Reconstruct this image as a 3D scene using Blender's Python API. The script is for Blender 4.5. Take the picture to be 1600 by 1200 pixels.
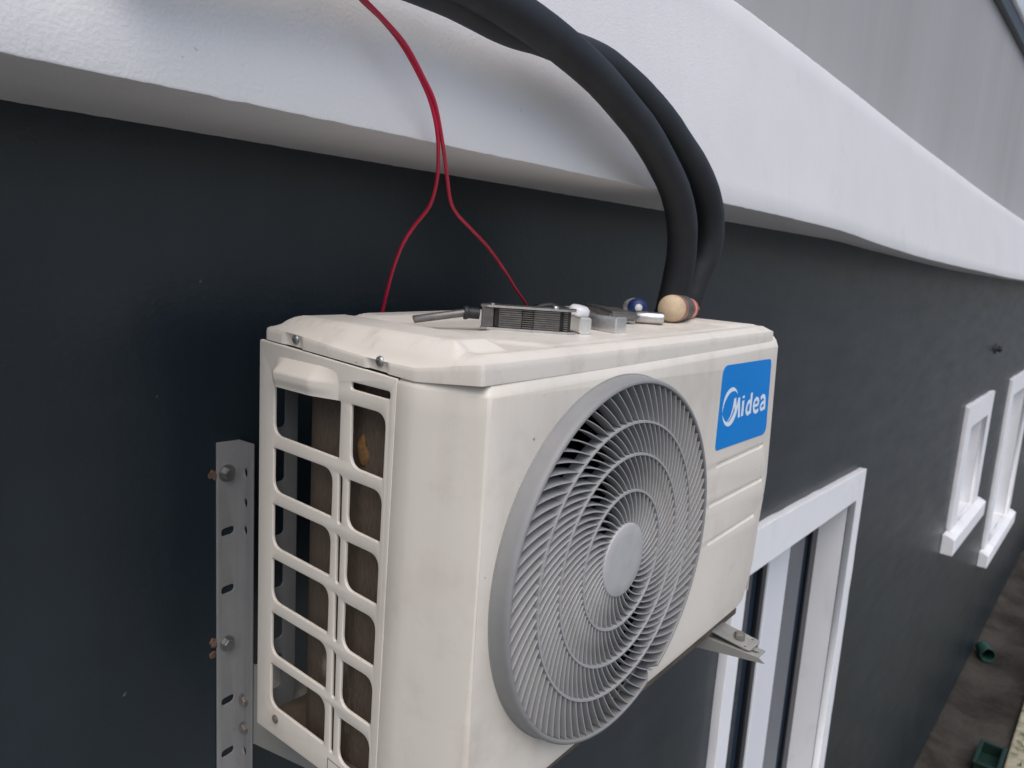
import bpy, bmesh, math, random
from mathutils import Vector, Matrix, noise
random.seed(7)
R = math.radians
for o in list(bpy.data.objects):
    bpy.data.objects.remove(o)
scene = bpy.context.scene
COL = scene.collection

# ------------------------------------------------------------------ camera
cam_d = bpy.data.cameras.new('camera')
cam = bpy.data.objects.new('camera', cam_d)
COL.objects.link(cam)
cam.location = (-0.49836, -0.77137, 0.55213)
cam.rotation_euler = (1.402095, -0.062157, -0.882890)
cam_d.sensor_width = 36.0
cam_d.lens = 27.2435
cam_d.clip_start = 0.01
cam_d.clip_end = 2000
cam_d.dof.use_dof = True
cam_d.dof.focus_distance = 0.86
cam_d.dof.aperture_fstop = 10.0
scene.camera = cam

# ------------------------------------------------------------------ light: overcast sky with a soft sun
SUN_EL, SUN_AZ = 58.0, 222.0           # azimuth: degrees from +Y towards +X (the light comes from front and left)
world = bpy.data.worlds.new('World')
scene.world = world
world.use_nodes = True
nt = world.node_tree
bg = nt.nodes['Background']
sky = nt.nodes.new('ShaderNodeTexSky')
sky.sky_type = 'NISHITA'
sky.sun_disc = False
sky.sun_elevation = R(SUN_EL)
sky.sun_rotation = R(SUN_AZ)
sky.air_density = 1.0
sky.dust_density = 3.0
sky.ozone_density = 1.0
nt.links.new(sky.outputs[0], bg.inputs[0])
bg.inputs[1].default_value = 0.15
sun_d = bpy.data.lights.new('sun', 'SUN')
sun_d.energy = 1.5
sun_d.angle = R(60)
sun_d.color = (1.0, 0.97, 0.93)
sun = bpy.data.objects.new('sun', sun_d)
COL.objects.link(sun)
sd = Vector((math.sin(R(SUN_AZ)) * math.cos(R(SUN_EL)), math.cos(R(SUN_AZ)) * math.cos(R(SUN_EL)), math.sin(R(SUN_EL))))
sun.rotation_euler = (-sd).to_track_quat('-Z', 'Y').to_euler()
sun.location = (3, -6, 8)
vs = scene.view_settings
vs.view_transform = 'Standard'
vs.look = 'None'
vs.exposure = 0.12
vs.gamma = 1.0
vs.use_curve_mapping = False

# ------------------------------------------------------------------ materials
def mat(name, col, rough=0.5, metal=0.0, var=0.0, vscale=8.0, dirt=None, dirt_amt=0.0, dscale=6.0, dcut=(0.5, 0.7),
        bump=0.0, bscale=200.0, bdist=0.002, spec=0.5, col2=None, stretch=None, bump2=0.0, b2scale=20.0, coat=0.0):
    m = bpy.data.materials.new(name)
    m.use_nodes = True
    t = m.node_tree
    n, l = t.nodes, t.links
    b = n['Principled BSDF']
    b.inputs['Roughness'].default_value = rough
    b.inputs['Metallic'].default_value = metal
    b.inputs['Specular IOR Level'].default_value = spec
    b.inputs['Coat Weight'].default_value = coat
    b.inputs['Base Color'].default_value = (*col, 1)
    tc = n.new('ShaderNodeTexCoord')
    src = tc.outputs['Object']
    if stretch:
        mp = n.new('ShaderNodeMapping')
        mp.inputs['Scale'].default_value = stretch
        l.new(src, mp.inputs[0])
        src = mp.outputs[0]
    out = None
    if var > 0:
        nz = n.new('ShaderNodeTexNoise')
        nz.inputs['Scale'].default_value = vscale
        nz.inputs['Detail'].default_value = 6
        nz.inputs['Roughness'].default_value = 0.6
        l.new(src, nz.inputs['Vector'])
        rp = n.new('ShaderNodeValToRGB')
        c2 = col2 if col2 else tuple(min(1, c * (1 + var)) for c in col)
        c1 = col if col2 else tuple(c * (1 - var) for c in col)
        rp.color_ramp.elements[0].color = (*c1, 1)
        rp.color_ramp.elements[1].color = (*c2, 1)
        rp.color_ramp.elements[0].position = 0.3
        rp.color_ramp.elements[1].position = 0.7
        l.new(nz.outputs['Fac'], rp.inputs[0])
        out = rp.outputs[0]
    if dirt:
        nz = n.new('ShaderNodeTexNoise')
        nz.inputs['Scale'].default_value = dscale
        nz.inputs['Detail'].default_value = 8
        nz.inputs['Roughness'].default_value = 0.65
        l.new(src, nz.inputs['Vector'])
        mr = n.new('ShaderNodeMapRange')
        mr.inputs['From Min'].default_value = dcut[0]
        mr.inputs['From Max'].default_value = dcut[1]
        mr.inputs['To Max'].default_value = dirt_amt
        l.new(nz.outputs['Fac'], mr.inputs['Value'])
        mx = n.new('ShaderNodeMixRGB')
        l.new(mr.outputs[0], mx.inputs[0])
        if out:
            l.new(out, mx.inputs[1])
        else:
            mx.inputs[1].default_value = (*col, 1)
        mx.inputs[2].default_value = (*dirt, 1)
        out = mx.outputs[0]
    if out:
        l.new(out, b.inputs['Base Color'])
    last = None
    for amt, sc in ((bump, bscale), (bump2, b2scale)):
        if amt > 0:
            nb = n.new('ShaderNodeTexNoise')
            nb.inputs['Scale'].default_value = sc
            nb.inputs['Detail'].default_value = 4
            l.new(src, nb.inputs['Vector'])
            bp = n.new('ShaderNodeBump')
            bp.inputs['Strength'].default_value = amt
            bp.inputs['Distance'].default_value = bdist if last is None else bdist * 4
            l.new(nb.outputs['Fac'], bp.inputs['Height'])
            if last:
                l.new(last, bp.inputs['Normal'])
            last = bp.outputs[0]
    if last:
        l.new(last, b.inputs['Normal'])
    return m

M = {}
M['cabinet'] = mat('cabinet_paint', (0.69, 0.645, 0.575), 0.42, var=0.035, vscale=5, dirt=(0.30, 0.235, 0.19), dirt_amt=0.35,
                   dscale=9, dcut=(0.56, 0.80), bump=0.05, bscale=900, bdist=0.0006)
M['lid'] = mat('lid_paint', (0.67, 0.625, 0.56), 0.40, var=0.04, vscale=9, dirt=(0.33, 0.28, 0.25), dirt_amt=0.5,
               dscale=16, dcut=(0.55, 0.80), bump=0.05, bscale=900, bdist=0.0006)
M['grille'] = mat('grille_plastic_shaded', (0.235, 0.235, 0.235), 0.5, var=0.05, vscale=30, dirt=(0.18, 0.165, 0.15), dirt_amt=0.4, dscale=25, dcut=(0.5, 0.75), bump=0.05, bscale=700, bdist=0.0005)  # rim: its shade is put into this darker copy of the plastic
M['grille_lit'] = mat('grille_plastic_lit', (0.34, 0.34, 0.34), 0.5, var=0.05, vscale=30, dirt=(0.2, 0.185, 0.165), dirt_amt=0.4, dscale=25, dcut=(0.5, 0.75))  # blades and rings: same plastic as the rim, colour lightened as if lit
M['hub'] = mat('hub_plastic', (0.42, 0.415, 0.425), 0.45, var=0.05, vscale=40, dirt=(0.2, 0.2, 0.2), dirt_amt=0.3, dscale=35, dcut=(0.55, 0.8), bump=0.1, bscale=1500, bdist=0.0004)
M['inner'] = mat('inner_grey', (0.17, 0.175, 0.175), 0.5, var=0.08, vscale=20)  # rear flange, a darker grey than the side panel
M['black'] = mat('black_plastic', (0.012, 0.012, 0.014), 0.5, var=0.2, vscale=30)
M['label'] = mat('label_blue', (0.0, 0.205, 0.62), 0.4, var=0.03, vscale=10, spec=0.15)
M['print'] = mat('label_white', (0.70, 0.80, 0.90), 0.4)
M['wall'] = mat('charcoal_paint', (0.0118, 0.0195, 0.0255), 0.34, var=0.16, vscale=1.6, dirt=(0.020, 0.028, 0.035), dirt_amt=0.5, dscale=3.0,
                dcut=(0.5, 0.75), bump=0.25, bscale=160, bdist=0.0015, bump2=0.18, b2scale=9, spec=0.5)
M['ledge'] = mat('white_render', (0.67, 0.67, 0.68), 0.75, var=0.03, vscale=3, dirt=(0.5, 0.49, 0.47), dirt_amt=0.3, dscale=5, dcut=(0.58, 0.8),
                 bump=0.36, bscale=260, bdist=0.0018, bump2=0.04, b2scale=14)
M['upper'] = mat('pale_grey_render', (0.36, 0.357, 0.362), 0.8, var=0.06, vscale=2.5, stretch=(1, 1, 0.15), bump=0.15, bscale=90, bdist=0.003)
M['trim'] = mat('white_trim_paint', (0.80, 0.805, 0.83), 0.55, var=0.03, vscale=4, dirt=(0.5, 0.48, 0.45), dirt_amt=0.4, dscale=6, dcut=(0.58, 0.8), bump=0.2, bscale=60, bdist=0.003)
M['sash'] = mat('white_sash', (0.72, 0.74, 0.78), 0.35)
M['pane'] = mat('dark_glass', (0.020, 0.032, 0.050), 0.06, var=0.1, vscale=2, spec=0.8)
M['gasket'] = mat('dark_gasket', (0.008, 0.009, 0.012), 0.35)
M['bracket'] = mat('bracket_grey_paint', (0.235, 0.235, 0.235), 0.45, var=0.06, vscale=20, dirt=(0.12, 0.11, 0.1), dirt_amt=0.4, dscale=30, dcut=(0.58, 0.8), bump=0.08, bscale=600, bdist=0.0006)
M['arm'] = mat('bracket_arm_paint', (0.28, 0.275, 0.255), 0.45, var=0.06, vscale=20, dirt=(0.24, 0.16, 0.11), dirt_amt=0.5, dscale=18, dcut=(0.55, 0.75), bump=0.08, bscale=600, bdist=0.0006)
M['zinc'] = mat('zinc_bolt', (0.34, 0.34, 0.34), 0.38, metal=0.85, var=0.15, vscale=120)
M['dull_bolt'] = mat('dull_bolt', (0.24, 0.22, 0.20), 0.55, metal=0.5, var=0.25, vscale=150)
M['steel'] = mat('brushed_steel', (0.52, 0.51, 0.50), 0.30, metal=1.0, var=0.15, vscale=90, bump=0.1, bscale=300, bdist=0.0003)
M['chrome'] = mat('worn_chrome', (0.80, 0.80, 0.80), 0.32, metal=1.0, var=0.08, vscale=80, bump=0.1, bscale=500, bdist=0.0003)
M['darksteel'] = mat('dark_steel', (0.13, 0.125, 0.12), 0.45, metal=0.75, var=0.25, vscale=120, bump=0.15, bscale=500, bdist=0.0004)
M['gunmetal'] = mat('gunmetal', (0.17, 0.165, 0.16), 0.48, metal=0.8, var=0.3, vscale=60, bump=0.2, bscale=400, bdist=0.0004)
M['wood'] = mat('pale_wood', (0.46, 0.34, 0.215), 0.65, col2=(0.56, 0.44, 0.30), var=0.2, vscale=90, stretch=(0.3, 1, 1), dirt=(0.20, 0.12, 0.07), dirt_amt=0.6, dscale=60, dcut=(0.6, 0.75), bump=0.2, bscale=300, bdist=0.0006)
M['woodred'] = mat('varnished_wood', (0.25, 0.10, 0.06), 0.4, var=0.2, vscale=60)
M['red'] = mat('red_lacquer', (0.55, 0.05, 0.05), 0.35, var=0.1, vscale=50)
M['blue'] = mat('blue_plastic', (0.010, 0.026, 0.12), 0.5, var=0.1, vscale=50)
M['whiteplastic'] = mat('white_plastic', (0.62, 0.62, 0.63), 0.35, var=0.08, vscale=60)
M['hose'] = mat('foam_hose', (0.014, 0.016, 0.020), 0.62, var=0.15, vscale=20, dirt=(0.036, 0.039, 0.043), dirt_amt=0.45, dscale=14, dcut=(0.5, 0.75), bump=0.25, bscale=320, bdist=0.0008, bump2=0.1, b2scale=24)
M['wire'] = mat('red_wire', (0.42, 0.008, 0.04), 0.32, var=0.08, vscale=30)
M['foam'] = mat('yellow_foam', (0.17, 0.09, 0.03), 0.9, var=0.3, vscale=120, bump=0.6, bscale=200, bdist=0.002)
M['plaster'] = mat('broken_plaster', (0.13, 0.08, 0.055), 0.9, var=0.4, vscale=90, bump=0.8, bscale=150, bdist=0.003)
M['mud'] = mat('muddy_concrete', (0.026, 0.024, 0.021), 0.95, spec=0.05, col2=(0.068, 0.063, 0.056), var=0.3, vscale=1.6, dirt=(0.014, 0.012, 0.009), dirt_amt=0.8, dscale=1.1,
               dcut=(0.48, 0.66), bump=0.6, bscale=22, bdist=0.02, bump2=0.3, b2scale=4)
M['kerb'] = mat('mossy_kerb', (0.34, 0.31, 0.23), 0.85, var=0.2, vscale=6, dirt=(0.08, 0.10, 0.03), dirt_amt=0.9, dscale=7, dcut=(0.5, 0.62), bump=0.5, bscale=40, bdist=0.01)
M['grass'] = mat('grass_green', (0.055, 0.085, 0.022), 0.8, col2=(0.11, 0.12, 0.04), var=0.3, vscale=5)
M['soil'] = mat('bounce_ground_pale', (0.20, 0.195, 0.185), 0.9, var=0.15, vscale=0.8, bump=0.5, bscale=20, bdist=0.02)  # unseen ground, pale tone chosen to bounce light onto wall and soffit
M['green'] = mat('green_plastic', (0.012, 0.062, 0.044), 0.6, var=0.2, vscale=15)
M['darkgreen'] = mat('dark_green_plastic', (0.004, 0.022, 0.015), 0.5, var=0.2, vscale=15)
M['gutter'] = mat('gutter_metal', (0.62, 0.66, 0.69), 0.35, var=0.08, vscale=3)
M['eave_shade_roof'] = mat('eave_shade_and_roof_dark', (0.035, 0.040, 0.045), 0.5, var=0.2, vscale=5)  # painted shade under the fascia, and the dark roof edge
M['panbrown'] = mat('rusty_pan', (0.10, 0.075, 0.055), 0.7, var=0.4, vscale=30, dirt=(0.16, 0.14, 0.12), dirt_amt=0.5, dscale=20)

# the condenser coil: dusty brown aluminium fins in fine vertical lines with scraped bright spots
def coil_material():
    m = bpy.data.materials.new('dusty_fins')
    m.use_nodes = True
    t = m.node_tree; n, l = t.nodes, t.links
    b = n['Principled BSDF']; b.inputs['Roughness'].default_value = 0.62; b.inputs['Metallic'].default_value = 0.25
    tc = n.new('ShaderNodeTexCoord')
    mp = n.new('ShaderNodeMapping'); mp.inputs['Scale'].default_value = (1, 1, 0.12); l.new(tc.outputs['Object'], mp.inputs[0])
    n1 = n.new('ShaderNodeTexNoise'); n1.inputs['Scale'].default_value = 750; n1.inputs['Detail'].default_value = 3; l.new(mp.outputs[0], n1.inputs['Vector'])
    r1 = n.new('ShaderNodeValToRGB')
    r1.color_ramp.elements[0].position = 0.35; r1.color_ramp.elements[0].color = (0.092, 0.068, 0.050, 1)
    r1.color_ramp.elements[1].position = 0.72; r1.color_ramp.elements[1].color = (0.145, 0.112, 0.086, 1)
    l.new(n1.outputs['Fac'], r1.inputs[0])
    mp2 = n.new('ShaderNodeMapping'); mp2.inputs['Scale'].default_value = (1, 1, 0.45); l.new(tc.outputs['Object'], mp2.inputs[0])
    n2 = n.new('ShaderNodeTexNoise'); n2.inputs['Scale'].default_value = 26; n2.inputs['Detail'].default_value = 5; l.new(mp2.outputs[0], n2.inputs['Vector'])
    mr = n.new('ShaderNodeMapRange'); mr.inputs['From Min'].default_value = 0.66; mr.inputs['From Max'].default_value = 0.78; mr.inputs['To Max'].default_value = 0.7
    l.new(n2.outputs['Fac'], mr.inputs['Value'])
    n3 = n.new('ShaderNodeTexNoise'); n3.inputs['Scale'].default_value = 900; n3.inputs['Detail'].default_value = 2; l.new(tc.outputs['Object'], n3.inputs['Vector'])
    mr3 = n.new('ShaderNodeMapRange'); mr3.inputs['From Min'].default_value = 0.69; mr3.inputs['From Max'].default_value = 0.75; mr3.inputs['To Max'].default_value = 0.5
    l.new(n3.outputs['Fac'], mr3.inputs['Value'])
    mx = n.new('ShaderNodeMixRGB'); l.new(mr.outputs[0], mx.inputs[0]); l.new(r1.outputs[0], mx.inputs[1]); mx.inputs[2].default_value = (0.42, 0.39, 0.36, 1)
    mx2 = n.new('ShaderNodeMixRGB'); l.new(mr3.outputs[0], mx2.inputs[0]); l.new(mx.outputs[0], mx2.inputs[1]); mx2.inputs[2].default_value = (0.45, 0.41, 0.37, 1)
    l.new(mx2.outputs[0], b.inputs['Base Color'])
    bp = n.new('ShaderNodeBump'); bp.inputs['Strength'].default_value = 0.5; bp.inputs['Distance'].default_value = 0.001
    l.new(n1.outputs['Fac'], bp.inputs['Height']); l.new(bp.outputs[0], b.inputs['Normal'])
    return m
M['coil'] = coil_material()
def add_specks(m, col, scale, cut, amt):
    t = m.node_tree; n, l = t.nodes, t.links
    b = n['Principled BSDF']
    src = b.inputs['Base Color'].links[0].from_socket
    tc = n.new('ShaderNodeTexCoord')
    vo = n.new('ShaderNodeTexNoise'); vo.inputs['Scale'].default_value = scale; vo.inputs['Detail'].default_value = 2; l.new(tc.outputs['Object'], vo.inputs['Vector'])
    mr = n.new('ShaderNodeMapRange'); mr.inputs['From Min'].default_value = cut; mr.inputs['From Max'].default_value = cut + 0.03; mr.inputs['To Max'].default_value = amt
    l.new(vo.outputs['Fac'], mr.inputs['Value'])
    mx = n.new('ShaderNodeMixRGB'); l.new(mr.outputs[0], mx.inputs[0]); l.new(src, mx.inputs[1]); mx.inputs[2].default_value = (*col, 1)
    l.new(mx.outputs[0], b.inputs['Base Color'])
def add_layer(m, col, scale, stretch, lo, hi, amt, rough=None):
    t = m.node_tree; n, l = t.nodes, t.links
    b = n['Principled BSDF']
    src = b.inputs['Base Color'].links[0].from_socket
    tc = n.new('ShaderNodeTexCoord')
    mp = n.new('ShaderNodeMapping'); mp.inputs['Scale'].default_value = stretch; l.new(tc.outputs['Object'], mp.inputs[0])
    vo = n.new('ShaderNodeTexNoise'); vo.inputs['Scale'].default_value = scale; vo.inputs['Detail'].default_value = 7; vo.inputs['Roughness'].default_value = 0.62; l.new(mp.outputs[0], vo.inputs['Vector'])
    mr = n.new('ShaderNodeMapRange'); mr.inputs['From Min'].default_value = lo; mr.inputs['From Max'].default_value = hi; mr.inputs['To Max'].default_value = amt
    l.new(vo.outputs['Fac'], mr.inputs['Value'])
    mx = n.new('ShaderNodeMixRGB'); l.new(mr.outputs[0], mx.inputs[0]); l.new(src, mx.inputs[1]); mx.inputs[2].default_value = (*col, 1)
    l.new(mx.outputs[0], b.inputs['Base Color'])
    if rough:
        r2 = n.new('ShaderNodeMapRange'); r2.inputs['From Min'].default_value = 0.3; r2.inputs['From Max'].default_value = 0.7
        r2.inputs['To Min'].default_value = rough[0]; r2.inputs['To Max'].default_value = rough[1]
        l.new(vo.outputs['Fac'], r2.inputs['Value']); l.new(r2.outputs[0], b.inputs['Roughness'])
add_layer(M['wall'], (0.030, 0.042, 0.052), 5, (1, 1, 0.12), 0.48, 0.76, 0.42)
add_layer(M['wall'], (0.006, 0.009, 0.011), 7, (0.35, 1, 1.6), 0.48, 0.74, 0.22, rough=(0.31, 0.39))
add_layer(M['cabinet'], (0.45, 0.39, 0.33), 16, (1, 1, 0.12), 0.50, 0.76, 0.24)
add_layer(M['cabinet'], (0.36, 0.27, 0.21), 7, (1, 1, 1), 0.56, 0.76, 0.26, rough=(0.34, 0.52))
add_layer(M['lid'], (0.34, 0.29, 0.25), 22, (1, 2.2, 1), 0.55, 0.76, 0.34, rough=(0.34, 0.52))
add_layer(M['upper'], (0.30, 0.295, 0.30), 3, (1, 1, 0.08), 0.45, 0.7, 0.5)
add_layer(M['trim'], (0.55, 0.53, 0.50), 9, (1, 1, 0.2), 0.56, 0.76, 0.35)
add_specks(M['wall'], (0.16, 0.17, 0.17), 70, 0.775, 0.5)
add_specks(M['cabinet'], (0.12, 0.09, 0.07), 95, 0.775, 0.7)
add_specks(M['lid'], (0.16, 0.13, 0.11), 80, 0.765, 0.7)
add_specks(M['ledge'], (0.35, 0.34, 0.32), 60, 0.775, 0.5)

# ------------------------------------------------------------------ mesh helpers
def link(name, me, m, parent=None, smooth=False):
    o = bpy.data.objects.new(name, me)
    COL.objects.link(o)
    if m is not None and not me.materials:
        me.materials.append(m)
    if smooth:
        for p in me.polygons:
            p.use_smooth = True
    if parent:
        o.parent = parent
    return o

def obj(name, bm, m, parent=None, smooth=False, auto=None):
    me = bpy.data.meshes.new(name)
    bmesh.ops.recalc_face_normals(bm, faces=bm.faces)
    if auto is not None:
        for e in bm.edges:
            if len(e.link_faces) == 2 and e.calc_face_angle(0) > R(auto):
                e.smooth = False
        smooth = True
    bm.to_mesh(me); bm.free()
    return link(name, me, m, parent, smooth)

def empty(name, loc=(0, 0, 0)):
    o = bpy.data.objects.new(name, None)
    o.empty_display_size = 0.1
    COL.objects.link(o)
    o.location = loc
    return o

def tag(o, label=None, cat=None, group=None, kind=None):
    if label: o['label'] = label
    if cat: o['category'] = cat
    if group: o['group'] = group
    if kind: o['kind'] = kind
    return o

def box(bm, lo, hi, bev=0.0, seg=2, mtx=None):
    vs_ = [bm.verts.new((x, y, z)) for x in (lo[0], hi[0]) for y in (lo[1], hi[1]) for z in (lo[2], hi[2])]
    fs = [bm.faces.new([vs_[i] for i in f]) for f in ((0, 1, 3, 2), (4, 6, 7, 5), (0, 4, 5, 1), (2, 3, 7, 6), (0, 2, 6, 4), (1, 5, 7, 3))]
    geo = vs_
    if bev > 0:
        es = list({e for f in fs for e in f.edges})
        r = bmesh.ops.bevel(bm, geom=es, offset=bev, segments=seg, affect='EDGES', profile=0.5)
        geo = list({v for f in r['faces'] for v in f.verts} | {v for v in vs_ if v.is_valid})
    if mtx is not None:
        bmesh.ops.transform(bm, matrix=mtx, verts=geo)
    return geo

def catmull(pts, n=8):
    pts = [Vector(p) for p in pts]
    P = [pts[0] * 2 - pts[1]] + pts + [pts[-1] * 2 - pts[-2]]
    out = []
    for i in range(1, len(P) - 2):
        a, b, c, d = P[i - 1], P[i], P[i + 1], P[i + 2]
        for k in range(n):
            t = k / n
            out.append(0.5 * ((2 * b) + (c - a) * t + (2 * a - 5 * b + 4 * c - d) * t * t + (3 * b - a - 3 * c + d) * t ** 3))
    out.append(pts[-1])
    return out

def tube(bm, path, rad, seg=10, caps=True):
    n = len(path)
    path = [Vector(p) for p in path]
    up = Vector((0.13, 0.2, 0.97)).normalized()
    rings = []
    for i, p in enumerate(path):
        t = (path[min(i + 1, n - 1)] - path[max(i - 1, 0)]).normalized()
        u = (up - t * up.dot(t))
        if u.length < 1e-4:
            u = t.orthogonal()
        u.normalize(); up = u
        w = t.cross(u)
        r = rad(i / (n - 1)) if callable(rad) else rad
        rings.append([bm.verts.new(p + (u * math.cos(2 * math.pi * k / seg) + w * math.sin(2 * math.pi * k / seg)) * r) for k in range(seg)])
    for a, b in zip(rings, rings[1:]):
        for k in range(seg):
            bm.faces.new((a[k], a[(k + 1) % seg], b[(k + 1) % seg], b[k]))
    if caps:
        bm.faces.new(rings[0][::-1]); bm.faces.new(rings[-1])
    return rings

def lathe(bm, prof, seg=32, mtx=None, close=False):
    """profile of (radius, height) about local Z"""
    rings = []
    for r, h in prof:
        if r < 1e-6:
            rings.append([bm.verts.new((0, 0, h))])
        else:
            rings.append([bm.verts.new((r * math.cos(2 * math.pi * k / seg), r * math.sin(2 * math.pi * k / seg), h)) for k in range(seg)])
    for a, b in zip(rings, rings[1:]):
        for k in range(seg):
            k2 = (k + 1) % seg
            if len(a) == 1 and len(b) == 1: continue
            if len(a) == 1: bm.faces.new((a[0], b[k2], b[k]))
            elif len(b) == 1: bm.faces.new((a[k], a[k2], b[0]))
            else: bm.faces.new((a[k], a[k2], b[k2], b[k]))
    vs_ = [v for r in rings for v in r]
    if mtx is not None:
        bmesh.ops.transform(bm, matrix=mtx, verts=vs_)
    return vs_

def frame_mtx(origin, xdir, zdir):
    x = Vector(xdir).normalized()
    z = Vector(zdir); z = (z - x * z.dot(x)).normalized()
    y = z.cross(x)
    m = Matrix((x, y, z)).transposed().to_4x4()
    m.translation = Vector(origin)
    return m

def rounded(pts, rad, n=5):
    """closed polygon with corner radii -> list of points"""
    out = []
    N = len(pts)
    for i, p in enumerate(pts):
        r = rad[i] if isinstance(rad, (list, tuple)) else rad
        a = Vector(pts[i - 1]); b = Vector(p); c = Vector(pts[(i + 1) % N])
        u = (a - b).normalized(); v = (c - b).normalized()
        if r <= 0:
            out.append(b); continue
        r = min(r, (a - b).length * 0.49, (c - b).length * 0.49)
        p0 = b + u * r; p1 = b + v * r
        for k in range(n + 1):
            t = k / n
            out.append(p0 * (1 - t) ** 2 + b * 2 * t * (1 - t) + p1 * t * t)
    return out

def sheet(outline, holes, thick, bev, mapf):
    """a plate with openings: 2D outline and holes, extruded, edges rounded; mapf takes (u, v, depth) to the place"""
    cu = bpy.data.curves.new('plate', 'CURVE')
    cu.dimensions = '2D'
    cu.fill_mode = 'BOTH'
    cu.extrude = thick / 2 - bev
    cu.bevel_depth = bev
    cu.bevel_resolution = 2
    cu.offset = -bev
    for loop in [outline] + list(holes):
        s = cu.splines.new('POLY')
        s.points.add(len(loop) - 1)
        for q, p in zip(s.points, loop):
            q.co = (p[0], p[1], 0, 1)
        s.use_cyclic_u = True
    tmp = bpy.data.objects.new('plate', cu)
    COL.objects.link(tmp)
    dg = bpy.context.evaluated_depsgraph_get()
    me = bpy.data.meshes.new_from_object(tmp.evaluated_get(dg))
    bm = bmesh.new(); bm.from_mesh(me)
    bpy.data.objects.remove(tmp); bpy.data.curves.remove(cu); bpy.data.meshes.remove(me)
    for v in bm.verts:
        v.co = Vector(mapf(v.co.x, v.co.y, v.co.z))
    bmesh.ops.remove_doubles(bm, verts=bm.verts, dist=1e-6)
    return bm

def merge(bm, other):
    me = bpy.data.meshes.new('tmp'); other.to_mesh(me); other.free()
    bm.from_mesh(me); bpy.data.meshes.remove(me)

def interp(tab, x):
    """monotone cubic through the stations"""
    if x <= tab[0][0]: return tab[0][1]
    if x >= tab[-1][0]: return tab[-1][1]
    sl = [(b[1] - a[1]) / (b[0] - a[0]) for a, b in zip(tab, tab[1:])]
    ms = [sl[0]] + [0 if a * b <= 0 else 2 * a * b / (a + b) for a, b in zip(sl, sl[1:])] + [sl[-1]]
    for k, ((a, va), (b, vb)) in enumerate(zip(tab, tab[1:])):
        if x <= b:
            h = b - a; t = (x - a) / h
            return ((1 + 2 * t) * (1 - t) ** 2 * va + t * (1 - t) ** 2 * h * ms[k] + t * t * (3 - 2 * t) * vb + t * t * (t - 1) * h * ms[k + 1])

def ramp(a, b, x):
    """straight ramp with slightly rounded ends"""
    t = (x - a) / (b - a)
    if t <= 0: return 0.0
    if t >= 1: return 1.0
    r = 0.12
    if t < r: v = t * t / (2 * r)
    elif t > 1 - r: v = (1 - r) - (1 - t) ** 2 / (2 * r)
    else: v = t - r / 2
    return v / (1 - r)

def smoothstep(a, b, x):
    t = max(0.0, min(1.0, (x - a) / (b - a)))
    return t * t * (3 - 2 * t)

GZ = -3.5            # ground level
WY = 0.14            # face of the charcoal wall
# ------------------------------------------------------------------ ground
bm = bmesh.new()
xs = [-400, -60, -12] + [-3 + i * 0.25 for i in range(76)] + [40, 400]
ys = [WY + 0.3, WY] + [WY - 0.06 * i for i in range(1, 10)] + [-0.43]
g = []
for x in xs:
    row = []
    for y in ys:
        z = GZ + 0.035 * noise.noise((x * 1.7, y * 3, 0)) + 0.02 * noise.noise((x * 5, y * 7, 3))
        if y > -0.05: z += 0.05 * smoothstep(-0.05, WY, y)
        row.append(bm.verts.new((x, y, z)))
    g.append(row)
for a, b in zip(g, g[1:]):
    for k in range(len(ys) - 1):
        bm.faces.new((a[k], a[k + 1], b[k + 1], b[k]))
tag(obj('path', bm, M['mud'], smooth=True), 'muddy brown concrete path along the foot of the charcoal wall', kind='structure')
bm = bmesh.new()
box(bm, (-60, -0.57, GZ - 0.2), (40, -0.43, GZ + 0.06), 0.015)
tag(obj('kerb', bm, M['kerb']), 'mossy pale kerb along the muddy path', kind='structure')
bm = bmesh.new()
v = [bm.verts.new(p) for p in ((-600, -600, GZ - 0.03), (600, -600, GZ - 0.03), (600, -0.565, GZ - 0.03), (-600, -0.565, GZ - 0.03))]
bm.faces.new(v)
tag(obj('ground', bm, M['soil']), 'ground beyond the kerb, out of view, made pale to bounce light', kind='structure')
bm = bmesh.new()
for i in range(9000):
    x = random.uniform(4.0, 12.5); y = random.uniform(-1.6, -0.5)
    if y > -0.57 and random.random() < 0.75: continue
    z0 = GZ + (0.058 if y > -0.57 else -0.035)
    h = random.uniform(0.03, 0.10); a = random.uniform(0, 6.28); w = random.uniform(0.004, 0.009)
    dx, dy = math.cos(a), math.sin(a); ln = random.uniform(0.2, 0.8) * h
    bm.faces.new([bm.verts.new(p) for p in ((x - dy * w, y + dx * w, z0), (x + dy * w, y - dx * w, z0), (x + dx * ln, y + dy * ln, z0 + h))])
tag(obj('grass', bm, M['grass']), 'short green grass growing over the kerb', kind='stuff')

# ------------------------------------------------------------------ the house
house = tag(empty('house', (0, 0, 0)), 'house with charcoal painted wall, white rendered ledge and white trimmed windows', 'house')
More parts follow.
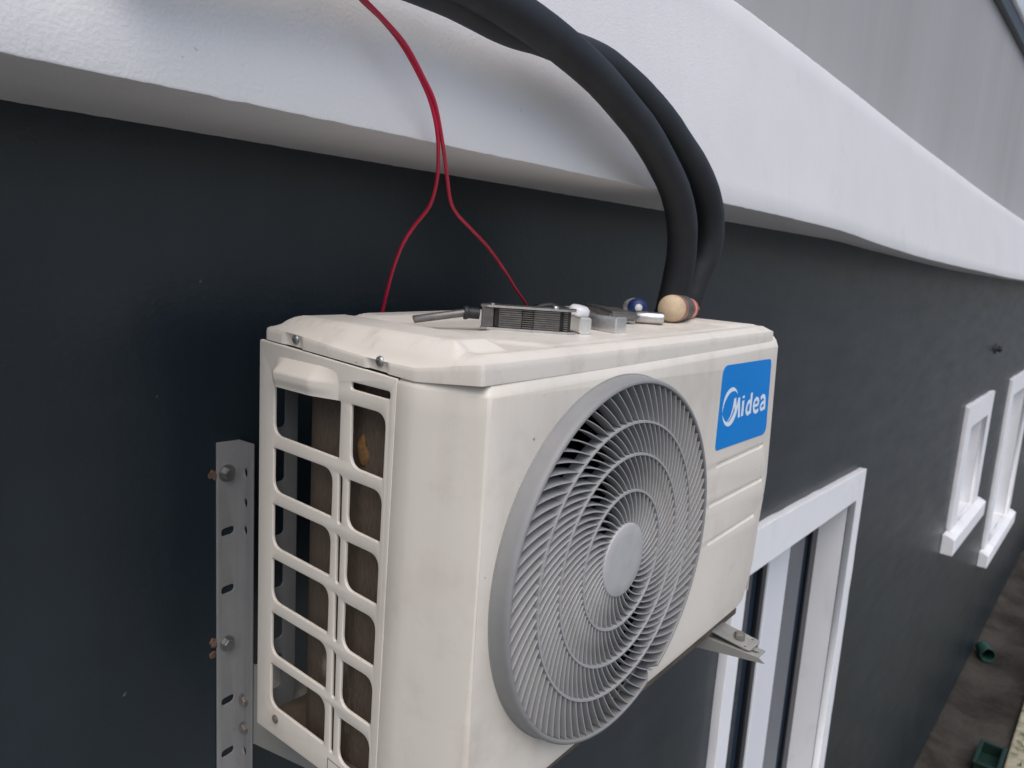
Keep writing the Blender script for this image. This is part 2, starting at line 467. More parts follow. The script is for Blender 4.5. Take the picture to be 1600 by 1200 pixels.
# wall with window openings (front face at WY)
WINS = [dict(x0=1.905, x1=3.13, z0=-2.1, z1=-0.455, tw=0.13, ow=0.10, sill=False),
        dict(x0=6.10, x1=6.86, z0=-1.29, z1=-0.52, tw=0.18, ow=0.20, sill=True),
        dict(x0=8.42, x1=9.75, z0=-2.05, z1=-0.52, tw=0.18, ow=0.22, sill=True),
        dict(x0=11.75, x1=12.5, z0=-1.62, z1=-0.52, tw=0.18, ow=0.22, sill=True)]
def rect(x0, z0, x1, z1): return [(x0, z0), (x1, z0), (x1, z1), (x0, z1)]
bm = sheet(rect(-4, GZ - 0.4, 17, 0.68), [rect(w['x0'], w['z0'], w['x1'], w['z1']) for w in WINS], 0.30, 0.0005,
           lambda u, v, d: (u, WY + 0.15 + d, v))
obj('wall', bm, M['wall'], house)
bm = bmesh.new()
box(bm, (-4, WY + 0.31, GZ - 0.4), (17, WY + 3.0, 2.6))
obj('house_core', bm, M['gasket'], house)

# white rendered ledge, a long slab with slightly wavy edges
ZF = [(-4, .670), (1.0, .668), (1.58, .6625), (2.09, .642), (2.72, .622), (5.6, .578), (9, .560), (17, .55)]
ZW = [(-4, .670), (2.3, .669), (2.9, .653), (5, .603), (8, .577), (17, .56)]
ZT = [(-4, 1.085), (1.0, 1.062), (1.6, 1.049), (2.7, 1.016), (5.6, .962), (9, .94), (17, .93)]
bm = bmesh.new()
rows = []
x = -4.0
xs = []
while x < 17:
    xs.append(x); x += 0.012 if -0.5 < x < 3 else (0.06 if x < 9 else 0.3)
for x in xs:
    rough = lambda s: 0.0007 * noise.noise((x * 7, s, 0)) + 0.0009 * noise.noise((x * 42, s, 4)) + 0.0007 * noise.noise((x * 95, s, 6)) + 0.002 * noise.noise((x * 0.9, s, 9)) * smoothstep(1.5, 3.5, x)
    zf = interp(ZF, x) + rough(1); zw = interp(ZW, x) + 0.5 * rough(7); zt = interp(ZT, x) + rough(3)
    yf = -0.115 + 0.6 * rough(5)
    yt = -0.060 + 0.5 * rough(8)
    row = [(x, WY + 0.02, zw), (x, WY - 0.09, (zw * 0.62 + zf * 0.38)), (x, yf + 0.003, zf + 0.0002), (x, yf + 0.0008, zf + 0.0008), (x, yf, zf + 0.003)]
    for k in range(1, 9):
        t = k / 9
        row.append((x, yf + (yt - yf) * t + 0.0015 * noise.noise((x * 2.1, t * 3, 11)), zf + 0.003 + (zt - zf - 0.009) * t))
    row += [(x, yt + 0.0, zt - 0.006), (x, yt + 0.003, zt - 0.001), (x, yt + 0.012, zt + 0.001), (x, WY + 0.02, zt + 0.03)]
    rows.append([bm.verts.new(p) for p in row])
for a, b in zip(rows, rows[1:]):
    for k in range(len(a) - 1):
        bm.faces.new((a[k], b[k], b[k + 1], a[k + 1]))
obj('ledge', bm, M['ledge'], house, auto=50)

bm = bmesh.new()
box(bm, (-4, WY, 0.69), (17, WY + 0.30, 2.6))
obj('upper_wall', bm, M['upper'], house)
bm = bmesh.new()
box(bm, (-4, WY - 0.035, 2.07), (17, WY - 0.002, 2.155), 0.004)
obj('eave_shade_strip', bm, M['eave_shade_roof'], house)  # dark strip added in place of the shade beneath the fascia
bm = bmesh.new()
box(bm, (-4, WY - 0.055, 2.157), (17, WY - 0.004, 2.275), 0.012)
obj('fascia', bm, M['gutter'], house, auto=40)
bm = bmesh.new()
box(bm, (-4, WY - 0.075, 2.278), (17, WY + 0.6, 2.32), 0.006)
obj('roof_edge', bm, M['eave_shade_roof'], house)

# windows: raised trim, sill, recessed reveal, sashes and panes
YT = WY - 0.03
for i, w in enumerate(WINS):
    wo = bpy.data.objects.new('window', None); COL.objects.link(wo); wo.parent = house
    x0, x1, z0, z1, tw, ow = w['x0'], w['x1'], w['z0'], w['z1'], w['tw'], w['ow']
    zb = z0 - (0 if w['sill'] else ow)
    outl = [(x0 - ow, zb), (x1 + ow, zb), (x1 + ow, z1 + tw), (x0 - ow, z1 + tw + (0.03 if i == 0 else 0))]
    # subdivide the outline so the hand-made trim edge wanders a little
    o2 = []
    for a, b in zip(outl, outl[1:] + outl[:1]):
        n = max(2, int(((a[0] - b[0]) ** 2 + (a[1] - b[1]) ** 2) ** 0.5 / 0.02))
        for k in range(n):
            t = k / n
            px, pz = a[0] + (b[0] - a[0]) * t, a[1] + (b[1] - a[1]) * t
            s = 0.006 if 0 < k else 0
            o2.append((px + s * noise.noise((px * 8, pz * 8, 1)), pz + s * noise.noise((px * 8, pz * 8, 5))))
    bm = sheet(o2, [rect(x0, z0, x1, z1)], 0.0315, 0.002, lambda u, v, d: (u, YT + 0.0158 + d, v))
    obj('trim', bm, M['trim'], wo)
    dep = 0.16
    bm = bmesh.new()                                   # plastered reveal lining
    for lo, hi in (((x0 - 0.004, YT + 0.033, z0), (x0 + 0.0008, WY + dep, z1)), ((x1 - 0.0008, YT + 0.033, z0), (x1 + 0.004, WY + dep, z1)),
                   ((x0 + 0.004, YT + 0.034, z1 - 0.004), (x1 - 0.004, WY + dep, z1 + 0.002)), ((x0 + 0.004, YT + 0.034, z0 - 0.002), (x1 - 0.004, WY + dep, z0 + 0.004))):
        box(bm, lo, hi)
    obj('reveal', bm, M['trim'], wo)
    yb = WY + dep - 0.03
    bm = bmesh.new()
    if i == 0:
        box(bm, (x0 + 0.005, yb, z0 + 0.005), (x1 - 0.005, yb + 0.01, z1 - 0.005))
        obj('pane', bm, M['pane'], wo)
        bm = bmesh.new()
        box(bm, (2.49, yb - 0.028, z0 + 0.005), (2.72, yb - 0.002, z1 - 0.005), 0.006)
        obj('sash', bm, M['sash'], wo)
        bm = bmesh.new()
        box(bm, (x1 - 0.085, yb - 0.016, z0 + 0.005), (x1 - 0.006, yb - 0.002, z1 - 0.005), 0.004)
        box(bm, (2.44, yb - 0.02, z0 + 0.005), (2.487, yb - 0.002, z1 - 0.005), 0.003)
        obj('gasket', bm, M['gasket'], wo)
    else:
        box(bm, (x0 + 0.005, yb, z0 + 0.005), (x1 - 0.005, yb + 0.01, z1 - 0.005))
        obj('pane', bm, M['pane'], wo)
        bm = bmesh.new()
        xm = (x0 + x1) / 2
        for lo, hi in (((x0 + 0.005, z0 + 0.006), (x0 + 0.06, z1 - 0.006)), ((x1 - 0.06, z0 + 0.006), (x1 - 0.005, z1 - 0.006)), ((xm - 0.03, z0 + 0.062), (xm + 0.03, z1 - 0.062)),
                       ((x0 + 0.061, z0 + 0.006), (x1 - 0.061, z0 + 0.06)), ((x0 + 0.061, z1 - 0.06), (x1 - 0.061, z1 - 0.006))):
            box(bm, (lo[0], yb - 0.025, lo[1]), (hi[0], yb - 0.002, hi[1]), 0.004)
        obj('sash', bm, M['sash'], wo)
    if w['sill']:
        bm = bmesh.new()
        vsl = []
        for x in (x0 - ow - 0.12, x1 + ow + 0.12):
            vsl.append([bm.verts.new(p) for p in ((x, WY - 0.002, z0 - 0.15), (x, YT - 0.055, z0 - 0.15), (x, YT - 0.055, z0 - 0.03), (x, YT - 0.002, z0 - 0.004), (x, WY - 0.002, z0 - 0.003))])
        for k in range(5):
            bm.faces.new((vsl[0][k], vsl[0][(k + 1) % 5], vsl[1][(k + 1) % 5], vsl[1][k]))
        bm.faces.new(vsl[0]); bm.faces.new(vsl[1][::-1])
        bmesh.ops.bevel(bm, geom=list(bm.edges), offset=0.003, segments=2, affect='EDGES')
        obj('sill', bm, M['trim'], wo, auto=40)
bm = bmesh.new()
lathe(bm, [(0, 0.05), (0.02, 0.048), (0.026, 0.03), (0.018, 0.012), (0.04, 0.01), (0.045, 0.0)], 12, frame_mtx((6.89, WY, 0.02), (1, 0, 0), (0, -1, 0)))
obj('wall_hook', bm, M['black'], house, smooth=True)

# ------------------------------------------------------------------ wall brackets
def bolt(name, parent, pos, direction, r=0.0085, h=0.007, washer=0.013, m='zinc'):
    bm = bmesh.new()
    mt = frame_mtx(pos, Vector(direction).orthogonal(), direction)
    lathe(bm, [(0, 0), (washer, 0), (washer, 0.0015), (0, 0.0016)], 24, mt)
    pr = [(r, 0.0016), (r, 0.0016 + h * 0.75), (r * 0.86, 0.0016 + h), (0, 0.0016 + h * 1.02)]
    lathe(bm, pr, 6, mt)
    o = obj(name, bm, M[m], parent)
    return o

def make_bracket(x, label, low):
    b = empty('wall_bracket', (x, WY, 0.0))
    tag(b, label, 'bracket', 'steel brackets carrying the air conditioner')
    fl, t = 0.0345, 0.0028
    zt, zb = 0.2828, -0.42
    slots = []
    for zc in (0.2406, 0.1589, 0.076, -0.002, -0.0892, -0.1691, -0.25, -0.33):
        if zc in (0.2406, -0.002): continue
        c = -0.0185
        slots.append(rounded([(c - 0.0095, zc - 0.0062), (c + 0.0095, zc - 0.0048), (c + 0.0095, zc + 0.0062), (c - 0.0095, zc + 0.0048)], 0.0055))
    bm = sheet(rounded([(-fl, zb), (-0.001, zb), (-0.001, zt), (-fl, zt + 0.001)], [0.0005, 0.0005, 0.0005, 0.002]), slots, t, 0.0006,
               lambda u, v, d: (u, -t / 2 - 0.0005 + d, v))
    holes = []
    for zc in (0.2412, 0.1994, 0.1608, -0.1674, -0.21, -0.30):
        holes.append([(0.0195 + 0.0042 * math.cos(a), zc + 0.0062 * math.sin(a)) for a in [2 * math.pi * k / 14 for k in range(14)]])
    b2 = sheet(rounded([(0.001, zb), (0.0365, zb), (0.0365, zt + 0.001), (0.001, zt)], [0.0005, 0.0005, 0.002, 0.0005]), holes, t, 0.0006,
               lambda u, v, d: (-t / 2 + d, -u, v))
    merge(bm, b2)
    # rounded heel of the angle
    tube(bm, [(-0.0012, -0.0014, zb), (-0.0012, -0.0014, zt)], 0.0015, 10)
    obj('upright', bm, M['bracket'], b, auto=40)
    # cantilever arm: vertical flange tapering outwards and a slotted top flange
    ax = 0.0015
    y0, y1 = -0.005, -0.536
    zt_a = -0.031
    bm = bmesh.new()
    pts = [(y0, zt_a), (y1, zt_a)] + low
    fa = [[bm.verts.new((ax + dx, y, z)) for y, z in pts] for dx in (0, 0.0025)]
    bm.faces.new(fa[0]); bm.faces.new(fa[1][::-1])
    for k in range(6):
        bm.faces.new((fa[0][k], fa[1][k], fa[1][(k + 1) % 6], fa[0][(k + 1) % 6]))
    sl = []
    for yc in (-0.515, -0.44, -0.2, -0.15):
        sl.append(rounded([(0.012, yc - 0.016), (0.0185, yc - 0.016), (0.0185, yc + 0.012), (0.012, yc + 0.012)], 0.003))
    b2 = sheet(rounded([(0.003, y1), (0.030, y1), (0.030, y0 - 0.03), (0.003, y0 - 0.03)], 0.001), sl, 0.0025, 0.0005, lambda u, v, d: (ax + u, v, zt_a - 0.0013 + d))
    merge(bm, b2)
    obj('arm', bm, M['arm'], b, auto=40)
    bolt('bolt', b, (-0.0205, -0.0035, 0.2406), (0, -1, 0), 0.0082, 0.008, 0.0115)
    bolt('bolt', b, (-0.0205, -0.0035, -0.002), (0, -1, 0), 0.0080, 0.008, 0.0105)
    bolt('bolt', b, (-0.0029, -0.0200, -0.0885), (-1, 0, 0), 0.0075, 0.004, 0.0088, 'dull_bolt')
    bolt('bolt', b, (-0.0029, -0.0203, -0.1306), (-1, 0, 0), 0.0075, 0.004, 0.0088, 'dull_bolt')
    return b
brk_l = make_bracket(0.0608, 'grey slotted steel bracket bolted to the wall left of the air conditioner', [(-0.545, -0.049), (-0.44, -0.068), (-0.157, -0.127), (-0.005, -0.156)])
brk_r = make_bracket(0.604, 'steel bracket whose slotted arm sticks out under the right end of the air conditioner', [(-0.5465, -0.0375), (-0.44, -0.0525), (-0.157, -0.097), (-0.005, -0.122)])
for z, s in ((0.240, 0.008), (0.004, 0.009), (-0.014, 0.007)):
    bm = bmesh.new()
    bmesh.ops.create_icosphere(bm, subdivisions=3, radius=s * 0.75)
    for v in bm.verts:
        v.co *= 1 + 1.1 * noise.noise(v.co * 160 + Vector((z * 50, 0, 0)))
        v.co.y *= 0.3
    bmesh.ops.translate(bm, vec=(0.0235, WY - 0.001, z), verts=bm.verts)
    obj('plaster_chip', bm, M['plaster'], house, smooth=True)

# ------------------------------------------------------------------ air conditioner outdoor unit
ac = tag(empty('outdoor_unit', (0, 0, 0)), 'cream air conditioner outdoor unit with round grey fan grille hung on the wall', 'air conditioner')
F = -0.32966
def tap(y, z): return y * (1 - 0.04 * (0.425 - z) / 0.41)     # the unit narrows a touch towards the bottom

# --- left side panel with rows of vent openings
holes = []
rowt = [0.392, 0.3165, 0.250, 0.1835, 0.1165, 0.0512]
rowb = [0.3290, 0.2625, 0.1955, 0.1285, 0.0610, -0.0060]
rt = [0.3900, 0.3105, 0.2430, 0.1745, 0.1070, 0.0390]
rb = [0.3230, 0.2565, 0.1890, 0.1200, 0.0520, -0.0160]
for k in range(6):
    yr = -0.147 if k == 0 else -0.1375
    lr = (0.0295, -yr)
    holes.append(rounded([(lr[0], rowb[k] + 0.003), (lr[1], rowb[k]), (lr[1], rowt[k] - 0.0015), (lr[0], rowt[k])],
                         [0.015, 0.003, 0.003 if k == 0 else 0.016, 0.0025], 7))
    ur = (0.1638, 0.2165)
    holes.append(rounded([(ur[0] + (0.002 if k == 0 else 0), rb[k] + 0.002), (ur[1], rb[k]), (ur[1], rt[k] - 0.001), (ur[0], rt[k])], [0.015, 0.003, 0.015, 0.0025], 7))
    if k > 0:
        holes.append(rounded([(0.1488, rowb[k] - 0.004), (0.1545, rowb[k] - 0.0035), (0.1540, rowt[k] - 0.0055), (0.1475, rowt[k] - 0.0035)], [0.003, 0.002, 0.003, 0.001], 4))
holes.append(rounded([(0.1622, 0.4055), (0.2212, 0.4042), (0.2212, 0.4122), (0.1622, 0.4130)], 0.0035, 5))
out = rounded([(0.0, -0.0405), (0.2295, -0.0405), (0.2295, 0.4262), (0.0, 0.4378)], [0.002, 0.001, 0.001, 0.004])
bm = sheet(out, holes, 0.0040, 0.0012, lambda u, v, d: (0.0020 + d, tap(-u, v), v))
side = obj('side_panel', bm, M['cabinet'], ac, auto=35)
# rear return flange with rounded windows, seen through the openings
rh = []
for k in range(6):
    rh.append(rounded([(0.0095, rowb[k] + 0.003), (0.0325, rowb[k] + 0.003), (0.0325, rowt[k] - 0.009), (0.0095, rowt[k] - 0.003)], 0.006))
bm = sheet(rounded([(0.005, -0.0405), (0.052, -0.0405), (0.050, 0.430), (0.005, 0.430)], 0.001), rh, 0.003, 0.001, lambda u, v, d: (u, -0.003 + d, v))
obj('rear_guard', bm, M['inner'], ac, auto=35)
# cable hood over the top opening
bm = bmesh.new()
HN, HM = 44, 22
gridv = []
for i in range(HM + 1):
    z = 0.4260 - (0.4260 - 0.3905) * i / HM
    row = []
    for j in range(HN + 1):
        y = -0.0245 - (0.1500 - 0.0245) * j / HN
        fz = ramp(-0.4245, -0.4065, -z)
        left = ramp(0.0300, 0.0430 + 0.012 * (1 - fz), -y)
        t_ = (-y - 0.104) / 0.0435
        right = 1 - ramp(0.0, 1.0, t_) if t_ > 0 else 1.0
        ridge = 1 - 0.22 * smoothstep(0.402, 0.3905, z)
        h = 0.0125 * fz * left * right * ridge
        row.append(bm.verts.new((0.0007 - h, y, z)))
    gridv.append(row)
for a, b in zip(gridv, gridv[1:]):
    for k in range(HN):
        bm.faces.new((a[k], a[k + 1], b[k + 1], b[k]))
ret = [bm.verts.new((0.003, v.co.y, v.co.z + 0.0008)) for v in gridv[-1]]
for k in range(HN):
    bm.faces.new((gridv[-1][k], gridv[-1][k + 1], ret[k + 1], ret[k]))
obj('cable_hood', bm, M['cabinet'], side, auto=50)

# --- front shell: left return, chamfer, front face with the fan opening, grooves
GX, GZc, GR = 0.2514, 0.2107, 0.2057
def zbot(x): return -0.022 + 0.042 * max(0, x)
def ztop(x): return 0.4235 + 0.0105 * x / 0.72
bm = bmesh.new()
plan = [(0.0022, -0.2285), (0.0006, -0.2297), (0.0002, -0.2305), (0.0002, -0.2500), (0.0010, -0.2555), (0.0022, -0.2610), (0.0108, -0.2940), (0.0190, -0.3240), (0.0205, -0.3275), (0.0240, -0.32966)]
levels = [(0, 0.0), (1, 0.0)]
zl = [-0.03, 0.02, 0.1, 0.2, 0.3, 0.4]
rows = []
for (x, y) in plan:
    xb = x * 0.85
    col = []
    for z in zl:
        zz = z if z > 0 else -0.0405 + (x / 0.024) * 0.018
        col.append((xb + (x - xb) * max(0, z) / 0.42, tap(y, zz) if x < 0.003 else y + 0.002 * (0.42 - zz) / 0.42 * (1 - x / 0.024), zz))
    zt_ = ztop(x)
    inx = 0.0045; iny = 0.0045
    q_ = smoothstep(-0.23, -0.30, y)
    col += [(x, y, zt_ - 0.003), (x + 0.0005, y + 0.0006 * q_, zt_ - 0.0006), (x + 0.0012, y + 0.0015 * q_, zt_ + 0.0012), (x + 0.0034, y + 0.0040 * q_, zt_ + 0.0062 * q_ + 0.0012), (x + 0.009, y + 0.009 * q_, zt_ + 0.013)]
    rows.append([bm.verts.new(p) for p in col])
# the rounded band along the top of the front face
xe = 0.7145
for s in range(1, 13):
    x = 0.024 + (xe - 0.024) * s / 12
    zt_ = ztop(x)
    last = s == 12
    col = [None] * 6 + [(x, F, zt_ - 0.003), (x, F + 0.0006, zt_ - 0.0006), (x, F + 0.0015, zt_ + 0.0012), (x, F + 0.0040, zt_ + 0.0074), (x, F + 0.009, zt_ + 0.013)]
    rows.append([bm.verts.new(p) if p else None for p in col])
for a, b in zip(rows, rows[1:]):
    for k in range(len(a) - 1):
        q = (a[k], b[k], b[k + 1], a[k + 1])
        if None in q: continue
        bm.faces.new(q)
# flat front plate with fan hole and groove slots
outl = [(0.0240, ztop(0.024) - 0.003)]
outl += [(0.0205, 0.2), (0.0204, -0.0215)]
for s in range(1, 13):
    x = 0.0204 + (0.672 - 0.0204) * s / 12
    outl.append((x, zbot(x)))
outl += [(0.690, 0.0115), (0.7005, 0.0300), (0.7120, 0.0550), (0.7166, 0.0700), (0.7225, 0.1350), (0.7300, 0.1800), (0.7330, 0.2193), (0.7280, 0.2800), (0.7226, 0.3389), (0.7165, 0.4050), (0.7145, ztop(xe) - 0.003)]
hole = [(GX + 0.2040 * math.cos(2 * math.pi * k / 96), GZc + 0.2040 * math.sin(2 * math.pi * k / 96)) for k in range(96)]
grooves = [(0.5315, 0.2690, 0.6970, 0.2735), (0.5225, 0.2115, 0.7090, 0.2150), (0.5305, 0.1520, 0.6930, 0.1580)]
gl = []
for (xa, za, xb, zb_) in grooves:
    hw = 0.0042
    d = Vector((xb - xa, zb_ - za)).normalized(); nn = Vector((-d.y, d.x))
    lp = []
    for c, sgn in ((Vector((xb, zb_)), 1), (Vector((xa, za)), -1)):
        for k in range(7):
            a = -math.pi / 2 + math.pi * k / 6
            lp.append(c + (d * math.cos(a) * sgn + nn * math.sin(a) * sgn) * hw)
    gl.append((lp, d, nn, (xa, za), (xb, zb_)))
b2 = sheet(outl, [hole] + [g_[0] for g_ in gl], 0.0016, 0.00001, lambda u, v, d: (u, F + 0.0008 + d, v))
merge(bm, b2)
for lp, d, nn, a0, b0 in gl:
    c = Vector(((a0[0] + b0[0]) / 2, (a0[1] + b0[1]) / 2))
    half = (Vector(b0) - Vector(a0)).length / 2
    def shrink(p, s):
        q = Vector(p) - c
        u = q.dot(d); w_ = q.dot(nn)
        un = max(-half, min(half, u)); r = Vector((u - un, w_))
        r = r * s
        return c + d * (un + r.x) + nn * r.y
    loops = []
    for s, dep in ((1.0, 0.0), (0.93, 0.0003), (0.78, 0.0014), (0.55, 0.0026), (0.3, 0.0031)):
        loops.append([bm.verts.new((shrink(p, s).x, F + dep, shrink(p, s).y)) for p in lp])
    for a, b in zip(loops, loops[1:]):
        for k in range(len(a)):
            bm.faces.new((a[k], a[(k + 1) % len(a)], b[(k + 1) % len(a)], b[k]))
    bm.faces.new(loops[-1])
# right return of the shell
rr = [bm.verts.new(p) for p in ((0.7145, F + 0.0016, 0.42), (0.716, F + 0.0016, 0.02), (0.712, -0.005, 0.02), (0.712, -0.005, 0.43))]
bm.faces.new(rr)
obj('front_panel', bm, M['cabinet'], ac, auto=32)

# --- grille
gr = bpy.data.objects.new('fan_grille', None); COL.objects.link(gr); gr.parent = ac
YB = -0.3497
GM = frame_mtx((GX, 0, GZc), (1, 0, 0), (0, -1, 0))          # local Z points out of the front (y = -z), local X along the wall, local Y up
bm = bmesh.new()
# the protruding rim; a notch is cut in its lower right
prof = [(0.2146, 0.3290), (0.2146, 0.3304), (0.2141, 0.3310), (0.2136, 0.3311), (0.2134, 0.3325), (0.2122, 0.3450), (0.2114, 0.3488), (0.2100, 0.3508), (0.2082, 0.3514), (0.2068, 0.3512), (0.2058, 0.3500), (0.2052, 0.3300)]
SEG = 144
rings = []
for r, h in prof:
    ring = []
    for k in range(SEG):
        a = 2 * math.pi * k / SEG
        rr_ = r
        da = (math.degrees(a) - 299.5 + 180) % 360 - 180
        cut = max(0, 1 - abs(da) / 2.6)
        hh = h
        if h > 0.334 and cut > 0:
            hh = h - 0.012 * min(1, cut * 1.8)
        low = 0
        ring.append(bm.verts.new((rr_ * math.cos(a), rr_ * math.sin(a), hh)))
    rings.append(ring)
for a, b in zip(rings, rings[1:]):
    for k in range(SEG):
        bm.faces.new((a[k], a[(k + 1) % SEG], b[(k + 1) % SEG], b[k]))
# crop the flange where the panel ends below it
bmesh.ops.transform(bm, matrix=GM, verts=bm.verts)
obj('rim', bm, M['grille'], gr, auto=38)
radii = [0.0430, 0.0818, 0.1245, 0.1622]
for r in radii[1:]:
    bm = bmesh.new()
    pr = [(r - 0.0009, 0.3340), (r + 0.0009, 0.3340), (r + 0.0016, 0.3492), (r + 0.0012, 0.3504), (r - 0.0012, 0.3504), (r - 0.0016, 0.3492), (r - 0.0009, 0.3340)]
    lathe(bm, pr, 96, GM)
    obj('ring', bm, M['grille_lit'], gr, auto=50)
bm = bmesh.new()
lathe(bm, [(0.0425, 0.337), (0.0440, 0.3485), (0.0432, 0.3503), (0.0418, 0.3510), (0.030, 0.3514), (0, 0.3516)], 72, GM)
obj('hub', bm, M['hub'], gr, auto=40)
def blade_mesh(r0, r1, sweep, depth):
    bm = bmesh.new()
    N = 7
    rows = []
    for k in range(N + 1):
        t = k / N
        r = r0 + (r1 - r0) * t
        row = []
        for dz, th in ((0.3497, 0.00055), (0.3490, 0.00085), (0.3497 - depth, 0.0006)):
            bend = sweep * (t - 1) + R(0.1) * math.sin(math.pi * t)
            lean = (0.3497 - dz) * 2.0 * 0.045 / max(r, 0.06)
            for s in (1, -1):
                a = bend + s * th / r - lean
                row.append(bm.verts.new((r * math.cos(a), r * math.sin(a), dz)))
        rows.append([row[0], row[2], row[4], row[5], row[3], row[1]])
    for a, b in zip(rows, rows[1:]):
        for k in range(6):
            bm.faces.new((a[k], a[(k + 1) % 6], b[(k + 1) % 6], b[k]))
    bm.faces.new(rows[0]); bm.faces.new(rows[-1][::-1])
    bmesh.ops.recalc_face_normals(bm, faces=bm.faces)
    me = bpy.data.meshes.new('blade'); bm.to_mesh(me); bm.free()
    me.materials.append(M['grille_lit'])
    return me
ANN = [(0.1632, 0.2052, R(10.3), 84, R(119.48), 0.0175), (0.1255, 0.1612, R(13.0), 81, R(87.8), 0.0165), (0.0828, 0.1235, R(17.0), 66, R(88.1), 0.0155), (0.0436, 0.0808, R(20.0), 42, R(81.4), 0.0150)]
for r0, r1, sw, cnt, ph, dep in ANN:
    me = blade_mesh(r0, r1, sw, dep)
    for k in range(cnt):
        o = bpy.data.objects.new('blade', me); COL.objects.link(o); o.parent = gr
        o.matrix_local = GM @ Matrix.Rotation(ph + 2 * math.pi * k / cnt, 4, 'Z')

# --- fan and duct behind the grille
bm = bmesh.new()
lathe(bm, [(0.2050, 0.3270), (0.2035, 0.3200), (0.2020, 0.2300), (0.2060, 0.2050)], 72, GM)
obj('fan_duct', bm, M['black'], ac, smooth=True)
fan = bpy.data.objects.new('fan', None); COL.objects.link(fan); fan.parent = ac
bm = bmesh.new()
lathe(bm, [(0.055, 0.24), (0.055, 0.295), (0.045, 0.307), (0, 0.310)], 40, GM)
obj('fan_hub', bm, M['black'], fan, auto=40)
for q in range(3):
    bm = bmesh.new()
    gridv = []
    for i in range(9):
        t = i / 8; r = 0.05 + 0.145 * t
        row = []
        for j in range(9):
            s = j / 8 - 0.5
            a = 2 * math.pi * q / 3 + s * R(82) + 0.35 * t
            row.append(bm.verts.new((r * math.cos(a), r * math.sin(a), 0.272 + 0.055 * s)))
        gridv.append(row)
    for a, b in zip(gridv, gridv[1:]):
        for k in range(8):
            bm.faces.new((a[k], a[k + 1], b[k + 1], b[k]))
    bmesh.ops.solidify(bm, geom=bm.faces[:], thickness=0.003)
    bmesh.ops.transform(bm, matrix=GM, verts=bm.verts)
    obj('fan_blade', bm, M['black'], fan, smooth=True)

# --- condenser coil: an L round the left and rear
bm = bmesh.new()
pl = [(0.021, -0.222)] + [(0.021, -0.088)] + [(0.021 + 0.052 * (1 - math.cos(a)), -0.088 + 0.052 * math.sin(a)) for a in [R(q) for q in range(10, 91, 10)]] + [(0.69, -0.036)]
thk = 0.024
inn = []
for i, p in enumerate(pl):
    a = Vector(pl[max(i - 1, 0)]); b = Vector(pl[min(i + 1, len(pl) - 1)])
    d = (b - a).normalized(); inn.append((p[0] + d.y * thk, p[1] - d.x * thk))
ro = [[bm.verts.new((x, y, z)) for z in (-0.028, 0.425)] for x, y in pl]
ri = [[bm.verts.new((x, y, z)) for z in (-0.028, 0.425)] for x, y in inn]
for A in (ro, ri):
    for a, b in zip(A, A[1:]):
        bm.faces.new((a[0], b[0], b[1], a[1]))
for a, b in ((ro[0], ri[0]), (ro[-1], ri[-1])):
    bm.faces.new((a[0], a[1], b[1], b[0]))
obj('condenser_coil', bm, M['coil'], ac, auto=30)
bm = bmesh.new()
bmesh.ops.create_icosphere(bm, subdivisions=3, radius=0.011)
for v in bm.verts:
    v.co *= 1 + 0.5 * noise.noise(v.co * 90)
    v.co.x *= 0.5; v.co.z *= 1.5; v.co.y *= 0.75
bmesh.ops.translate(bm, vec=(0.0215, -0.1600, 0.3380), verts=bm.verts)
obj('foam_lump', bm, M['foam'], ac, smooth=True)
# --- base pan and hidden inner bulkhead
bm = bmesh.new()
zz = [(0.009, -0.036), (0.705, -0.002)]
box(bm, (0.009, -0.318, -0.040), (0.700, -0.006, -0.030))
for v in bm.verts: v.co.z += 0.030 * max(0, v.co.x - 0.02)
obj('base_pan', bm, M['panbrown'], ac)
bm = bmesh.new()
box(bm, (0.515, -0.322, -0.005), (0.520, -0.065, 0.425))
obj('bulkhead', bm, M['black'], ac)
bm = bmesh.new()
box(bm, (0.53, -0.012, 0.0), (0.708, -0.006, 0.43))
obj('rear_cover', bm, M['cabinet'], ac)
for x in (0.080, 0.628):
    for yf in (-0.352, 0.012):
        if yf < 0:
            bm = bmesh.new()
            zb_ = -0.0295
            s = 1
            pts = rounded([(-0.020, -0.030), (0.022, -0.030), (0.022, 0.075), (-0.020, 0.075)], [0.007, 0.007, 0, 0], 5)
            hl = [[(-0.014 + 0.0028 * math.cos(a), -0.018 + 0.0028 * math.sin(a)) for a in [2 * math.pi * k / 10 for k in range(10)]],
                  [(0.016 + 0.0028 * math.cos(a), -0.018 + 0.0028 * math.sin(a)) for a in [2 * math.pi * k / 10 for k in range(10)]]]
            xx = x
            bm = sheet(pts, hl, 0.004, 0.0014, lambda u, v, d: (xx + u, yf + v, zb_ + 0.0025 + d + 0.014 * smoothstep(0.006, 0.020, v)))
            fo = obj('mounting_foot', bm, M['arm'], ac, auto=40)
            bolt('bolt', fo, (x - 0.001, yf + -0.004, zb_ + 0.0050), (0, 0, 1), 0.0085, 0.010, 0.0085, 'dull_bolt')
bolt('screw', side, (-0.0002, -0.0400, -0.0165), (-1, 0, 0), 0.0042, 0.001, 0.0052, 'dull_bolt')

